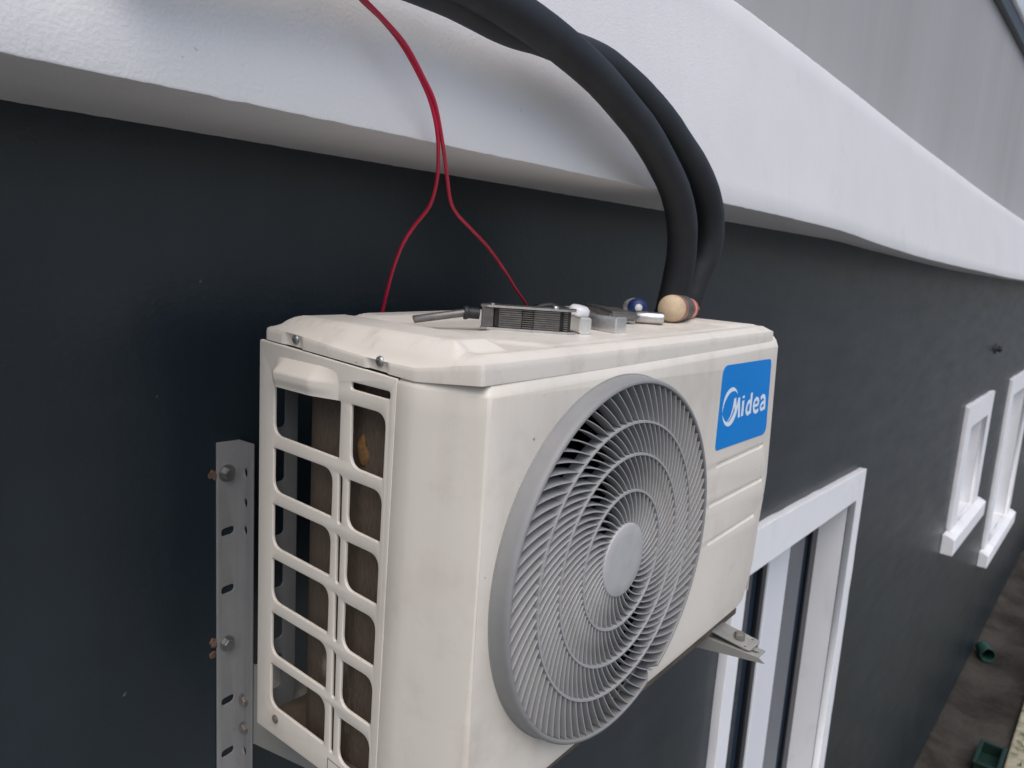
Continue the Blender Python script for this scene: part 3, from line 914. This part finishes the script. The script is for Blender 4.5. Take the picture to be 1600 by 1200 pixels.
# --- lid
lid_out = [(0.0016, -0.0110), (0.0020, -0.2525), (0.0135, -0.3235), (0.0165, -0.3250), (0.6980, -0.3250), (0.7085, -0.3140), (0.7115, -0.2920), (0.7115, 0.0), (0.015, 0.0)]
def lidx(y):
    """left and right limits of the lid at depth y"""
    # left side: straight, then the front chamfer, then the rear chamfer
    if y < -0.3235: xl = 0.0135 + 0.0030 * (-0.3235 - y) / 0.0015
    elif y < -0.2525: xl = 0.0020 + 0.0115 * (-0.2525 - y) / 0.0710
    elif y < -0.0110: xl = 0.0020
    else: xl = 0.0020 + 0.012 * (y + 0.011) / 0.011
    if y < -0.3140: xr = 0.6980 + 0.0105 * (y + 0.3250) / 0.0110
    elif y < -0.2920: xr = 0.7085 + 0.0030 * (y + 0.3140) / 0.022
    else: xr = 0.7115
    return xl, xr
def sdf(x, y):
    N = len(lid_out); best = 1e9; best_i = 0
    for i in range(N):
        a = Vector(lid_out[i]); b = Vector(lid_out[(i + 1) % N])
        ab = b - a; t = max(0, min(1, (Vector((x, y)) - a).dot(ab) / ab.length_squared))
        dd = (Vector((x, y)) - a - ab * t).length
        if dd < best: best = dd; best_i = i
    return best, best_i
def skirt_top(x, y):
    # the skirt is lower on the left side, rises along the chamfer and is tallest along the front
    h = 0.4512 - 0.0112 * smoothstep(0.02, 0.22, -y)
    if y < -0.2525: h = 0.4400 + 0.0110 * min(1, (-0.2525 - y) / 0.071)
    f = smoothstep(0.006, 0.020, x)
    return h * (1 - f) + 0.4516 * f
def plateau(x, y, x0, x1, y0, y1, sl):
    return ramp(0, sl, min(x - x0, x1 - x, y - y0, y1 - y))
def lid_height(x, y):
    d, i = sdf(x, y)
    st = skirt_top(x, y)
    deck = 0.4560
    rim_w = 0.014 if x > 0.06 else 0.014 + 0.012 * (1 - max(0, x) / 0.06)
    z = st + (deck + 0.0022 - st) * ramp(0.0, rim_w, d) - 0.0022 * ramp(rim_w * 1.25, rim_w * 1.9, d)
    A = plateau(x, y, 0.016, 0.112 - 0.25 * max(0, -0.215 - y), -0.290, -0.014, 0.020)
    B = plateau(x, y, 0.116 + 0.3 * max(0, -0.03 - y), 0.66, -0.062, -0.004, 0.020)
    C = plateau(x, y, 0.112 + 0.5 * max(0, -0.225 - y), 0.675, -0.306, -0.160, 0.014)
    D = plateau(x, y, 0.600, 0.700, -0.300, -0.01, 0.016)
    z += 0.0105 * A + 0.0095 * B + 0.0030 * C
    z += 0.0030 * max(0, D - B * 0.7)
    return z + 0.0045 * (max(0, x) / 0.72) ** 2
bm = bmesh.new()
# fine steps across the shape; denser at the edges
us = sorted(set([0, .0015, .004, .008, .012, .017] + [0.02 + 0.98 * k / 190 for k in range(186)] + [.985, .990, .994, .9975, 1.0]))
vs2 = sorted(set([0, .004, .010, .020, .03, .042] + [0.05 + 0.92 * k / 90 for k in range(91)] + [.98, .99, 1.0]))
gridv = []
for vv in vs2:
    y = -0.3250 + 0.3250 * vv
    xl, xr = lidx(y)
    row = []
    for u in us:
        x = xl + (xr - xl) * u
        row.append(bm.verts.new((x, y, lid_height(x, y))))
    gridv.append(row)
for a, b in zip(gridv, gridv[1:]):
    for k in range(len(us) - 1):
        bm.faces.new((a[k], a[k + 1], b[k + 1], b[k]))
loop = gridv[0][:-1] + [r[-1] for r in gridv[:-1]] + gridv[-1][:0:-1] + [r[0] for r in gridv[:0:-1]]
def skirt_bottom(x, y):
    side_z = 0.4272 + 0.0118 * max(0, (y + 0.2525)) / 0.2525
    if y < -0.2525: side_z = 0.4270 + 0.0056 * (-0.2525 - y) / 0.071
    front_z = 0.4326 + 0.0030 * max(0, x) / 0.7
    f = smoothstep(0.012, 0.022, x)
    return side_z * (1 - f) + front_z * f
cx_, cy_ = 0.35, -0.17
def skirt_loop(f, off):
    res = []
    for v in loop:
        x, y = v.co.x, v.co.y
        n2 = Vector((0, 0))
        if x < 0.0155 and y > -0.3245: n2 += Vector((-1, 0))
        if x > 0.69: n2 += Vector((1, 0))
        if y < -0.3232: n2 += Vector((0, -1))
        if y > -0.0005: n2 += Vector((0, 1))
        if n2.length > 0: n2.normalize()
        dent = 0
        if x < 0.004 and y < -0.012:
            for yc in (-0.0630, -0.2005):
                if abs(y - yc - 0.002) < 0.0165:
                    dent = 0.0036 * smoothstep(0.0165, 0.0135, abs(y - yc - 0.002))
        zb_ = skirt_bottom(x, y)
        z = v.co.z + (zb_ - v.co.z) * f
        if off == 'top': o_ = 0.0007
        else: o_ = 0.0012
        p = Vector((x, y)) + n2 * (o_ - dent * min(1, f * 3))
        res.append(bm.verts.new((p.x, p.y, z)))
    return res
S1 = skirt_loop(0.12, 'top'); S2 = skirt_loop(0.35, 'b'); S3 = skirt_loop(1.0, 'b')
inner = [bm.verts.new((v.co.x + (0.004 if v.co.x < 0.1 else (-0.004 if v.co.x > 0.69 else 0)), v.co.y + (0.003 if v.co.y < -0.25 else 0), v.co.z + 0.002)) for v in S3]
seqs = [loop, S1, S2, S3, inner]
for a, b in zip(seqs, seqs[1:]):
    m_ = len(loop)
    for k in range(m_):
        bm.faces.new((a[k], a[(k + 1) % m_], b[(k + 1) % m_], b[k]))
lid = obj('lid', bm, M['lid'], ac, auto=42)
for yc, zc in ((-0.0640, 0.4452), (-0.2035, 0.4397)):
    bm = bmesh.new()
    mt = frame_mtx((0.0042, yc * 0.985, zc - 0.0008), (0, -1, 0), (-1, 0, 0))
    lathe(bm, [(0.0056, 0), (0.0056, 0.0004), (0.0050, 0.0018), (0.0034, 0.0029), (0.0012, 0.0033), (0, 0.0034)], 20, mt)
    for ang in (20, 110):
        box(bm, (-0.0028, -0.0004, 0.0025), (0.0028, 0.0004, 0.00345), 0, 1, mt @ Matrix.Rotation(R(ang), 4, 'Z'))
    obj('screw', bm, M['zinc'], lid, auto=60)

# --- maker's label
LY = F - 0.0006
lab = rounded([(0.5172, 0.2925), (0.7052, 0.2915), (0.6925, 0.4135), (0.5155, 0.4150)], [0.008, 0.016, 0.010, 0.016], 7)
bm = bmesh.new()
fr = [bm.verts.new((p[0], LY, p[1])) for p in lab]
bk = [bm.verts.new((p[0], F - 0.0001, p[1])) for p in lab]
bm.faces.new(fr)
for k in range(len(fr)):
    bm.faces.new((fr[k], bk[k], bk[(k + 1) % len(fr)], fr[(k + 1) % len(fr)]))
label = obj('label_plate', bm, M['label'], ac)
PY = LY - 0.0002
def ribbon(bm, pts, w, smooth=True, caps=True):
    P = catmull([(p[0], 0, p[1]) for p in pts], 6) if smooth and len(pts) > 2 else [Vector((p[0], 0, p[1])) for p in pts]
    n = len(P)
    prev = None
    for i, p in enumerate(P):
        t = (P[min(i + 1, n - 1)] - P[max(i - 1, 0)]).normalized()
        nn = Vector((-t.z, 0, t.x))
        ww = (w(i / (n - 1)) if callable(w) else w) / 2
        a = bm.verts.new((p.x + nn.x * ww, PY, p.z + nn.z * ww)); b = bm.verts.new((p.x - nn.x * ww, PY, p.z - nn.z * ww))
        if prev: bm.faces.new((prev[0], a, b, prev[1]))
        prev = (a, b)
def letter(name, strokes):
    bm = bmesh.new()
    global PY
    base_ = PY
    for k, (pts, w, sm) in enumerate(strokes):
        PY = base_ - 0.00003 * k
        ribbon(bm, pts, w, sm)
    PY = base_
    for f in bm.faces:
        if f.normal.y > 0: f.normal_flip()
    me = bpy.data.meshes.new(name); bm.to_mesh(me); bm.free()
    return link(name, me, M['print'], label)
def crescent(name, o_, i_):
    O = catmull([(p[0], 0, p[1]) for p in o_], 6); I = catmull([(p[0], 0, p[1]) for p in i_], 6)
    bm = bmesh.new()
    va = [bm.verts.new((p.x, PY, p.z)) for p in O]; vb = [bm.verts.new((p.x, PY, p.z)) for p in I]
    for k in range(min(len(va), len(vb)) - 1):
        bm.faces.new((va[k], vb[k], vb[k + 1], va[k + 1]))
    me = bpy.data.meshes.new(name); bm.to_mesh(me); bm.free()
    return link(name, me, M['print'], label)
crescent('logo_swoosh', [(0.5768, 0.3661), (0.5679, 0.3764), (0.5548, 0.3812), (0.5409, 0.3785), (0.5302, 0.3697), (0.5259, 0.3554), (0.5267, 0.3467)],
         [(0.5745, 0.3688), (0.5672, 0.3736), (0.5564, 0.3751), (0.544, 0.372), (0.5333, 0.3632), (0.528, 0.3527), (0.5273, 0.3467)])
crescent('logo_swoosh', [(0.5266, 0.3449), (0.5316, 0.3362), (0.541, 0.3275), (0.5521, 0.3241), (0.5621, 0.3253), (0.571, 0.3311), (0.5775, 0.3400)],
         [(0.5273, 0.3442), (0.5317, 0.3393), (0.5411, 0.3327), (0.5504, 0.3306), (0.5571, 0.3329), (0.5644, 0.339), (0.5690, 0.3456)])
letter('logo_letter', [([(0.5464, 0.3312), (0.5561, 0.3368), (0.5634, 0.3486), (0.5668, 0.3635)], lambda t: 0.0012 + 0.0055 * t, True), ([(0.5668, 0.3641), (0.5744, 0.3400)], 0.0068, False),
                       ([(0.5738, 0.3400), (0.5812, 0.3631)], 0.0058, False), ([(0.5806, 0.3631), (0.5876, 0.3328)], 0.0074, False)])
letter('logo_letter', [([(0.5979, 0.3572), (0.5990, 0.3333)], 0.0078, False), ([(0.5974, 0.3645), (0.5977, 0.3608)], 0.0080, False)])
letter('logo_letter', [([(0.6276, 0.3660), (0.6285, 0.3332)], 0.0074, False), ([(0.6262, 0.3520), (0.6190, 0.3530), (0.6140, 0.3470), (0.6137, 0.3395), (0.6195, 0.3345), (0.6268, 0.3365)], 0.0060, True)])
letter('logo_letter', [([(0.6405, 0.3440), (0.6577, 0.3440)], 0.0046, False), ([(0.6577, 0.3440), (0.6565, 0.3508), (0.6490, 0.3545), (0.6420, 0.3510), (0.6402, 0.3436), (0.6448, 0.3358), (0.6531, 0.3336), (0.6604, 0.3362)], 0.0060, True)])
letter('logo_letter', [([(0.6655, 0.3527), (0.6730, 0.3560), (0.6810, 0.3530), (0.6838, 0.3440), (0.6852, 0.3331)], 0.0066, True), ([(0.6831, 0.3455), (0.6735, 0.3450), (0.6680, 0.3395), (0.6740, 0.3345), (0.6836, 0.3375)], 0.0055, True)])
# printed outline box low on the side panel
bm = bmesh.new()
for (ya, za, yb_, zb_) in ((-0.140, -0.0185, -0.140, -0.045), (-0.140, -0.0185, -0.167, -0.0205), (-0.167, -0.0205, -0.167, -0.045)):
    d = Vector((yb_ - ya, zb_ - za)).normalized() * 0.0004; nn = Vector((-d.y, d.x))
    bm.faces.new([bm.verts.new((-0.0003, y, z)) for y, z in ((ya + nn.x, za + nn.y), (yb_ + nn.x, zb_ + nn.y), (yb_ - nn.x, zb_ - nn.y), (ya - nn.x, za - nn.y))])
obj('printed_mark', bm, M['black'], side)

# ------------------------------------------------------------------ red wires
wa = [(0.0102, -0.135, 0.7926), (0.0222, -0.135, 0.7844), (0.0497, -0.135, 0.7726), (0.0747, -0.137, 0.7551), (0.0997, -0.138, 0.73), (0.1183, -0.138, 0.7061), (0.1319, -0.136, 0.6782), (0.1467, -0.125, 0.6531), (0.1654, -0.105, 0.627), (0.1752, -0.085, 0.6004), (0.1759, -0.06, 0.5771), (0.1718, -0.045, 0.5545), (0.1774, -0.025, 0.5283), (0.1858, -0.005, 0.4985), (0.1924, 0.012, 0.4652), (0.1923, 0.018, 0.4346), (0.20, 0.020, 0.36)]
wb = [(0.0093, -0.139, 0.7917), (0.0229, -0.139, 0.784), (0.0514, -0.14, 0.7699), (0.0773, -0.141, 0.754), (0.1025, -0.141, 0.729), (0.1212, -0.141, 0.7064), (0.1404, -0.135, 0.6727), (0.1649, -0.12, 0.6434), (0.1943, -0.1, 0.6113), (0.2225, -0.085, 0.5957), (0.2663, -0.07, 0.5791), (0.327, -0.05, 0.556), (0.3945, -0.025, 0.525), (0.4474, -0.005, 0.4972), (0.5012, 0.012, 0.467), (0.5274, 0.018, 0.4372), (0.54, 0.020, 0.36)]
pre = [(-0.10, -0.10, 1.09), (-0.09, -0.125, 0.98), (-0.06, -0.130, 0.88), (-0.025, -0.133, 0.825)]
for pts, lb in ((wa, 'red wire curving down to the left, ending behind the rear edge of the lid'), (wb, 'red wire bending to the right, ending behind the folding tool')):
    off = 0 if pts is wa else 0.004
    bm = bmesh.new()
    tube(bm, catmull([(p[0] + off, p[1] - off, p[2]) for p in pre] + pts, 7), 0.0023, 10)
    tag(obj('red_wire', bm, M['wire'], smooth=True), lb, 'wire', 'red wires hanging from the ledge')

# ------------------------------------------------------------------ insulated hoses
h1 = [(-0.22, -0.150, 0.800), (-0.11, -0.155, 0.813), (-0.0038, -0.16, 0.8233), (0.0995, -0.165, 0.8285), (0.1935, -0.172, 0.8203), (0.29, -0.175, 0.8045), (0.398, -0.175, 0.7766), (0.511, -0.172, 0.7349), (0.6114, -0.165, 0.6836), (0.6794, -0.155, 0.6352), (0.7203, -0.143, 0.5849), (0.7428, -0.13, 0.5303), (0.7525, -0.118, 0.4789), (0.7541, -0.11, 0.4265), (0.752, -0.108, 0.33)]
h2 = [(-0.22, -0.145, 0.780), (-0.11, -0.147, 0.798), (0.0049, -0.148, 0.8113), (0.1153, -0.146, 0.818), (0.2206, -0.144, 0.8119), (0.3204, -0.144, 0.8145), (0.4319, -0.150, 0.8114), (0.5523, -0.157, 0.7783), (0.6652, -0.16, 0.7296), (0.7629, -0.155, 0.674), (0.8101, -0.148, 0.6231), (0.825, -0.138, 0.5726), (0.817, -0.125, 0.5197), (0.8076, -0.115, 0.4664), (0.7987, -0.108, 0.4133), (0.795, -0.107, 0.33)]
for pts, lb, r0, r1 in ((h1, 'thick black insulated hose arching in front of the other hose', 0.0225, 0.0265),
                        (h2, 'black insulated hose bulging out to the right behind the front hose', 0.0215, 0.0275)):
    bm = bmesh.new()
    pth = catmull(pts, 8)
    rings = tube(bm, pth, lambda t: r0 + (r1 - r0) * smoothstep(0.35, 0.9, t), 32)
    for v in bm.verts:
        v.co += Vector((noise.noise(v.co * 14), noise.noise(v.co * 14 + Vector((5, 0, 0))), noise.noise(v.co * 14 + Vector((0, 9, 0))))) * 0.0014 + Vector((noise.noise(v.co * 55), noise.noise(v.co * 55 + Vector((5, 0, 0))), 0)) * 0.0005
    tag(obj('insulated_hose', bm, M['hose'], smooth=True), lb, 'hose', 'black insulated refrigerant hoses')

# ------------------------------------------------------------------ tools lying on the lid
ZL = 0.4594
# folding tool: steel cheek plates with a stack of dark leaves between them
P0, P1 = Vector((0.1944, -0.1600, ZL)), Vector((0.2563, -0.2500, ZL + 0.0003))
xd = (P1 - P0); LEN = xd.length
tl = tag(empty('folding_tool', P0), 'folding steel tool with dark stacked leaves between two bright cheek plates', 'hand tool')
TM = Matrix.Translation(-P0) @ frame_mtx(P0, xd, (0, 0, 1))
DEP = 0.026       # local +Y goes away from the viewer
def tobj(name, bm, m, **k):
    bmesh.ops.transform(bm, matrix=TM, verts=bm.verts)
    return obj(name, bm, M[m], tl, **k)
HT = 0.0295
for z0, z1 in ((0.0, 0.0030), (HT - 0.0026, HT)):
    bm = bmesh.new()
    pts = rounded([(-0.001, 0.002), (0.008, -0.001), (LEN - 0.006, -0.001), (LEN + 0.004, 0.006), (LEN + 0.004, DEP - 0.004), (LEN - 0.004, DEP), (0.004, DEP), (-0.001, DEP - 0.005)], 0.0015, 3)
    a = [bm.verts.new((p[0], p[1], z0)) for p in pts]; b = [bm.verts.new((p[0], p[1], z1)) for p in pts]
    bm.faces.new(a[::-1]); bm.faces.new(b)
    for k in range(len(a)): bm.faces.new((a[k], a[(k + 1) % len(a)], b[(k + 1) % len(a)], b[k]))
    tobj('cheek_plate', bm, 'steel')
bm = bmesh.new(); box(bm, (0.0005, 0.0015, 0.0032), (0.0150, DEP - 0.003, HT - 0.0028), 0.001)
tobj('end_block', bm, 'darksteel')
NL = 9
for k in range(NL):
    za = 0.0034 + k * (HT - 0.0064) / NL; zb_ = za + (HT - 0.0064) / NL - 0.00035
    bm = bmesh.new()
    jit = random.uniform(-0.0004, 0.0004)
    box(bm, (0.0215, 0.0015 + jit, za), (0.0490, DEP - 0.003, zb_), 0.0003, 1)
    box(bm, (0.0492, 0.0032 + jit, za + 0.0003), (0.0630, DEP - 0.004, zb_ - 0.0004), 0.0003, 1)
    box(bm, (0.0632, 0.0015 + jit, za), (0.0945, DEP - 0.003, zb_), 0.0003, 1)
    box(bm, (0.0985, 0.0030 + jit, za + 0.0003), (0.1040, DEP - 0.006, zb_ - 0.0003), 0.0003, 1)
    tobj('leaf', bm, 'darksteel')
bm = bmesh.new(); box(bm, (0.016, 0.008, 0.004), (0.107, DEP - 0.004, HT - 0.004))
tobj('spine', bm, 'black')
bm = bmesh.new()
lathe(bm, [(0.004, HT), (0.004, HT + 0.0018), (0.0028, HT + 0.0028), (0, HT + 0.003)], 16, Matrix.Translation((0.088, 0.013, 0)))
lathe(bm, [(0.003, HT), (0.003, HT + 0.0015), (0, HT + 0.002)], 16, Matrix.Translation((0.012, 0.013, 0)))
tobj('rivet', bm, 'steel', auto=50)
# swivelling steel rod with a black collar at the tool's left end
rod = empty('tool_rod', (0.1371, -0.1053, 0.466)); rod.parent = tl
rod.location = Vector((0.1371, -0.1053, 0.466)) - P0
rl = lambda p: Vector(p) - Vector((0.1371, -0.1053, 0.466))
bm = bmesh.new()
tube(bm, [rl((0.1371, -0.1053, 0.4668)), rl((0.1376, -0.1056, 0.4670)), rl((0.1850, -0.1405, 0.4768)), rl((0.1875, -0.1425, 0.4770))], lambda t: 0.0040 if t < 0.1 else 0.0047, 18)
obj('shank', bm, M['gunmetal'], rod, auto=50)
bm = bmesh.new()
A = rl((0.1845, -0.1420, 0.4775)); B = rl((0.1990, -0.1530, 0.4770))
tube(bm, [A, A.lerp(B, 0.15), A.lerp(B, 0.151), A.lerp(B, 0.32), A.lerp(B, 0.33), A.lerp(B, 0.999), B], lambda t: (0.0082 if t < 0.45 else 0.0068), 18)
obj('collar', bm, M['black'], rod, auto=40)

def bar(bm, p0, p1, w, h, bev=0.0015, taper=1.0):
    p0, p1 = Vector(p0), Vector(p1)
    L_ = (p1 - p0).length
    mt = frame_mtx(p0, p1 - p0, (0, 0, 1))
    vs_ = [(0, -w / 2, 0), (L_, -w / 2 * taper, 0), (L_, w / 2 * taper, 0), (0, w / 2, 0)]
    a = [bm.verts.new(p) for p in vs_]; b = [bm.verts.new((p[0], p[1], h * (1 if p[0] == 0 else taper))) for p in vs_]
    f = [bm.faces.new(a[::-1]), bm.faces.new(b)] + [bm.faces.new((a[k], a[(k + 1) % 4], b[(k + 1) % 4], b[k])) for k in range(4)]
    es = list({e for q in f for e in q.edges})
    r = bmesh.ops.bevel(bm, geom=es, offset=bev, segments=2, affect='EDGES')
    vv = {v for q in r['faces'] for v in q.verts} | {v for v in a + b if v.is_valid}
    bmesh.ops.transform(bm, matrix=mt, verts=list(vv))

ZL = 0.4601
# first square-ended chrome spanner
sp = tag(empty('chrome_spanner', (0.285, -0.252, ZL)), 'chrome bar with a square end close beside the folding tool', 'hand tool', 'chrome square-ended bars lying on the lid')
o0 = Vector(sp.location)
def sobj(root, name, bm, m, **k):
    bmesh.ops.translate(bm, vec=-Vector(root.location), verts=bm.verts)
    return obj(name, bm, M[m], root, **k)
bm = bmesh.new(); bar(bm, (0.2800, -0.2530, ZL), (0.315, -0.210, ZL), 0.0150, 0.0200)
sobj(sp, 'square_head', bm, 'chrome')
bm = bmesh.new(); bar(bm, (0.313, -0.212, ZL + 0.002), (0.390, -0.130, ZL + 0.003), 0.014, 0.0125)
sobj(sp, 'handle', bm, 'steel')
bm = bmesh.new()
lathe(bm, [(0, -0.008), (0.010, -0.0075), (0.0135, -0.004), (0.0135, 0.004), (0.010, 0.0075), (0, 0.008)], 20, frame_mtx((0.3225, -0.2130, ZL + 0.0225), (1, 0, 0), (0.3, -0.2, 1)))
sobj(sp, 'cap', bm, 'whiteplastic', auto=50)
# second, wedge-shaped chrome piece
sp2 = tag(empty('chrome_spanner', (0.345, -0.26, ZL)), 'wedge shaped chrome bar with a square end, between the first bar and the wrench', 'hand tool', 'chrome square-ended bars lying on the lid')
bm = bmesh.new(); bar(bm, (0.3410, -0.2660, ZL), (0.3560, -0.2020, ZL + 0.001), 0.0200, 0.0205, 0.0016, 0.85)
sobj(sp2, 'square_head', bm, 'chrome')
bm = bmesh.new(); bar(bm, (0.356, -0.206, ZL + 0.001), (0.372, -0.172, ZL + 0.003), 0.028, 0.0185)
sobj(sp2, 'jaw', bm, 'gunmetal')
bm = bmesh.new(); bar(bm, (0.373, -0.171, ZL + 0.003), (0.45, -0.09, ZL + 0.004), 0.018, 0.010)
sobj(sp2, 'handle', bm, 'steel')
ZL = 0.4612
# adjustable wrench
aw = tag(empty('adjustable_wrench', (0.49, -0.21, ZL)), 'grey steel adjustable wrench lying between the chrome bars and the wooden handle', 'wrench')
bm = bmesh.new()
bar(bm, (0.4560, -0.2000, ZL + 0.004), (0.520, -0.130, ZL + 0.007), 0.040, 0.013, 0.003, 0.8)
sobj(aw, 'jaw', bm, 'gunmetal')
bm = bmesh.new()
tube(bm, [(0.4905, -0.1980, ZL + 0.0095), (0.4915, -0.1995, ZL + 0.0095), (0.5110, -0.2310, ZL + 0.0095), (0.5120, -0.2325, ZL + 0.0095)], lambda t: 0.0090 if 0.1 < t < 0.9 else 0.0080, 22)
sobj(aw, 'worm_screw', bm, 'steel', auto=40)
bm = bmesh.new()
bar(bm, (0.500, -0.175, ZL + 0.003), (0.560, -0.070, ZL + 0.004), 0.022, 0.012, 0.002)
sobj(aw, 'handle', bm, 'gunmetal')
ZL = 0.4618
# blue screwdriver, end of the handle towards the viewer
bs = tag(empty('screwdriver', (0.60, -0.14, ZL)), 'blue and white handled screwdriver lying behind the wrench', 'screwdriver')
ax_ = Vector((0.75, 0.62, -0.05)).normalized()
mt = frame_mtx((0.598, -0.140, ZL + 0.0148), Vector((0, 0, 1)).cross(ax_), ax_)
bm = bmesh.new(); lathe(bm, [(0, -0.002), (0.006, -0.0015), (0.0115, 0.001), (0.0150, 0.006), (0.0158, 0.012), (0.0155, 0.018)], 28, mt)
sobj(bs, 'handle_end', bm, 'blue', smooth=True)
bm = bmesh.new(); lathe(bm, [(0.0155, 0.018), (0.0155, 0.045), (0.0140, 0.075), (0.0100, 0.085), (0, 0.0855)], 28, mt)
sobj(bs, 'grip', bm, 'whiteplastic', smooth=True)
bm = bmesh.new(); lathe(bm, [(0.0, -0.0029), (0.0058, -0.0026), (0.0062, -0.0012)], 20, mt)
sobj(bs, 'end_cap', bm, 'whiteplastic', smooth=True)
# wooden handled screwdriver
ws = tag(empty('wooden_screwdriver', (0.565, -0.215, ZL)), 'screwdriver with a round pale wooden handle end, ribbed collar and red bands', 'screwdriver')
ax_ = Vector((0.95, 0.15, -0.03)).normalized()
mt = frame_mtx((0.556, -0.2185, ZL + 0.0215), Vector((0, 0, 1)).cross(ax_), ax_)
bm = bmesh.new(); lathe(bm, [(0, -0.012), (0.007, -0.0112), (0.0135, -0.0085), (0.0180, -0.004), (0.0203, 0.002), (0.0208, 0.008), (0.0205, 0.012)], 36, mt)
sobj(ws, 'handle_end', bm, 'wood', smooth=True)
bm = bmesh.new(); lathe(bm, [(0.0203, 0.0115), (0.0210, 0.013), (0.0210, 0.026), (0.0200, 0.0275)], 36, mt)
sobj(ws, 'varnished_band', bm, 'woodred', smooth=True)
bm = bmesh.new()
pr = [(0.0195, 0.0275)]
for k in range(5): pr += [(0.0205, 0.0285 + k * 0.006), (0.0205, 0.0312 + k * 0.006), (0.0182, 0.0325 + k * 0.006), (0.0182, 0.0338 + k * 0.006)]
lathe(bm, pr, 36, mt)
for v in bm.verts:
    pass
sobj(ws, 'ribbed_collar', bm, 'darksteel', auto=35)
for k, m_ in enumerate(('red', 'wood', 'red')):
    z0 = 0.058 + k * 0.011
    bm = bmesh.new(); lathe(bm, [(0.0190 - 0.001 * k, z0), (0.0192 - 0.001 * k, z0 + 0.001), (0.0186 - 0.001 * k, z0 + 0.010), (0.017 - 0.001 * k, z0 + 0.011)], 36, mt)
    sobj(ws, 'painted_band', bm, m_, smooth=True)
bm = bmesh.new(); lathe(bm, [(0.0155, 0.0905), (0.012, 0.098), (0.006, 0.101), (0.0042, 0.102), (0.0042, 0.135), (0, 0.136)], 20, mt)
sobj(ws, 'shaft', bm, 'steel', auto=40)
# black clip behind the folding tool
bk = tag(empty('black_clip', (0.44, -0.075, ZL)), 'small black rounded clip half hidden behind the folding tool', 'clip')
bm = bmesh.new()
tube(bm, catmull([(0.425, -0.062, ZL + 0.007), (0.432, -0.068, ZL + 0.012), (0.446, -0.078, ZL + 0.0145), (0.458, -0.086, ZL + 0.010), (0.470, -0.095, ZL + 0.006)], 6), 0.006, 14)
sobj(bk, 'loop', bm, 'black', smooth=True)
bm = bmesh.new()
tube(bm, [(0.40, -0.045, ZL + 0.006), (0.47, -0.097, ZL + 0.006)], 0.006, 14)
sobj(bk, 'stem', bm, 'black', auto=50)

# ------------------------------------------------------------------ litter on the path
gb = tag(empty('green_bucket', (8.95, 0.02, GZ)), 'small green plastic tub lying on the muddy path by the wall', 'tub')
bm = bmesh.new()
mt = frame_mtx((0.12, 0.05, 0.10), (0, 0, 1), (-0.85, -0.40, -0.12))
lathe(bm, [(0, 0.0), (0.060, 0.0), (0.064, 0.005), (0.072, 0.19), (0.077, 0.192), (0.077, 0.203), (0.070, 0.203), (0.060, 0.01), (0, 0.008)], 28, mt)
obj('tub', bm, M['green'], gb, auto=40)
bm = bmesh.new()
tube(bm, [mt @ Vector((0.076 * math.cos(a), 0.076 * math.sin(a), 0.197 + 0.045 * math.sin(a))) for a in [math.pi * k / 14 for k in range(15)]], 0.004, 8)
obj('handle', bm, M['black'], gb, smooth=True)
gc = tag(empty('green_crate', (6.85, -0.31, GZ - 0.04)), 'dark green plastic crate at the bottom right on the muddy path', 'crate')
bm = bmesh.new()
for lo, hi in (((-0.2, -0.1, 0.02), (0.2, 0.08, 0.04)), ((-0.2, -0.1, 0.04), (-0.185, 0.08, 0.12)), ((0.185, -0.1, 0.04), (0.2, 0.08, 0.12)), ((-0.185, -0.1, 0.04), (0.185, -0.085, 0.12)), ((-0.185, 0.065, 0.04), (0.185, 0.08, 0.12))):
    box(bm, lo, hi, 0.004)
obj('crate_body', bm, M['darkgreen'], gc)
bm = bmesh.new()
for lo, hi in (((-0.21, -0.11, 0.121), (0.21, -0.08, 0.142)), ((-0.21, 0.06, 0.121), (0.21, 0.09, 0.142)), ((-0.21, -0.079, 0.121), (-0.18, 0.059, 0.142)), ((0.18, -0.079, 0.121), (0.21, 0.059, 0.142))):
    box(bm, lo, hi, 0.004)
obj('crate_rim', bm, M['darkgreen'], gc)
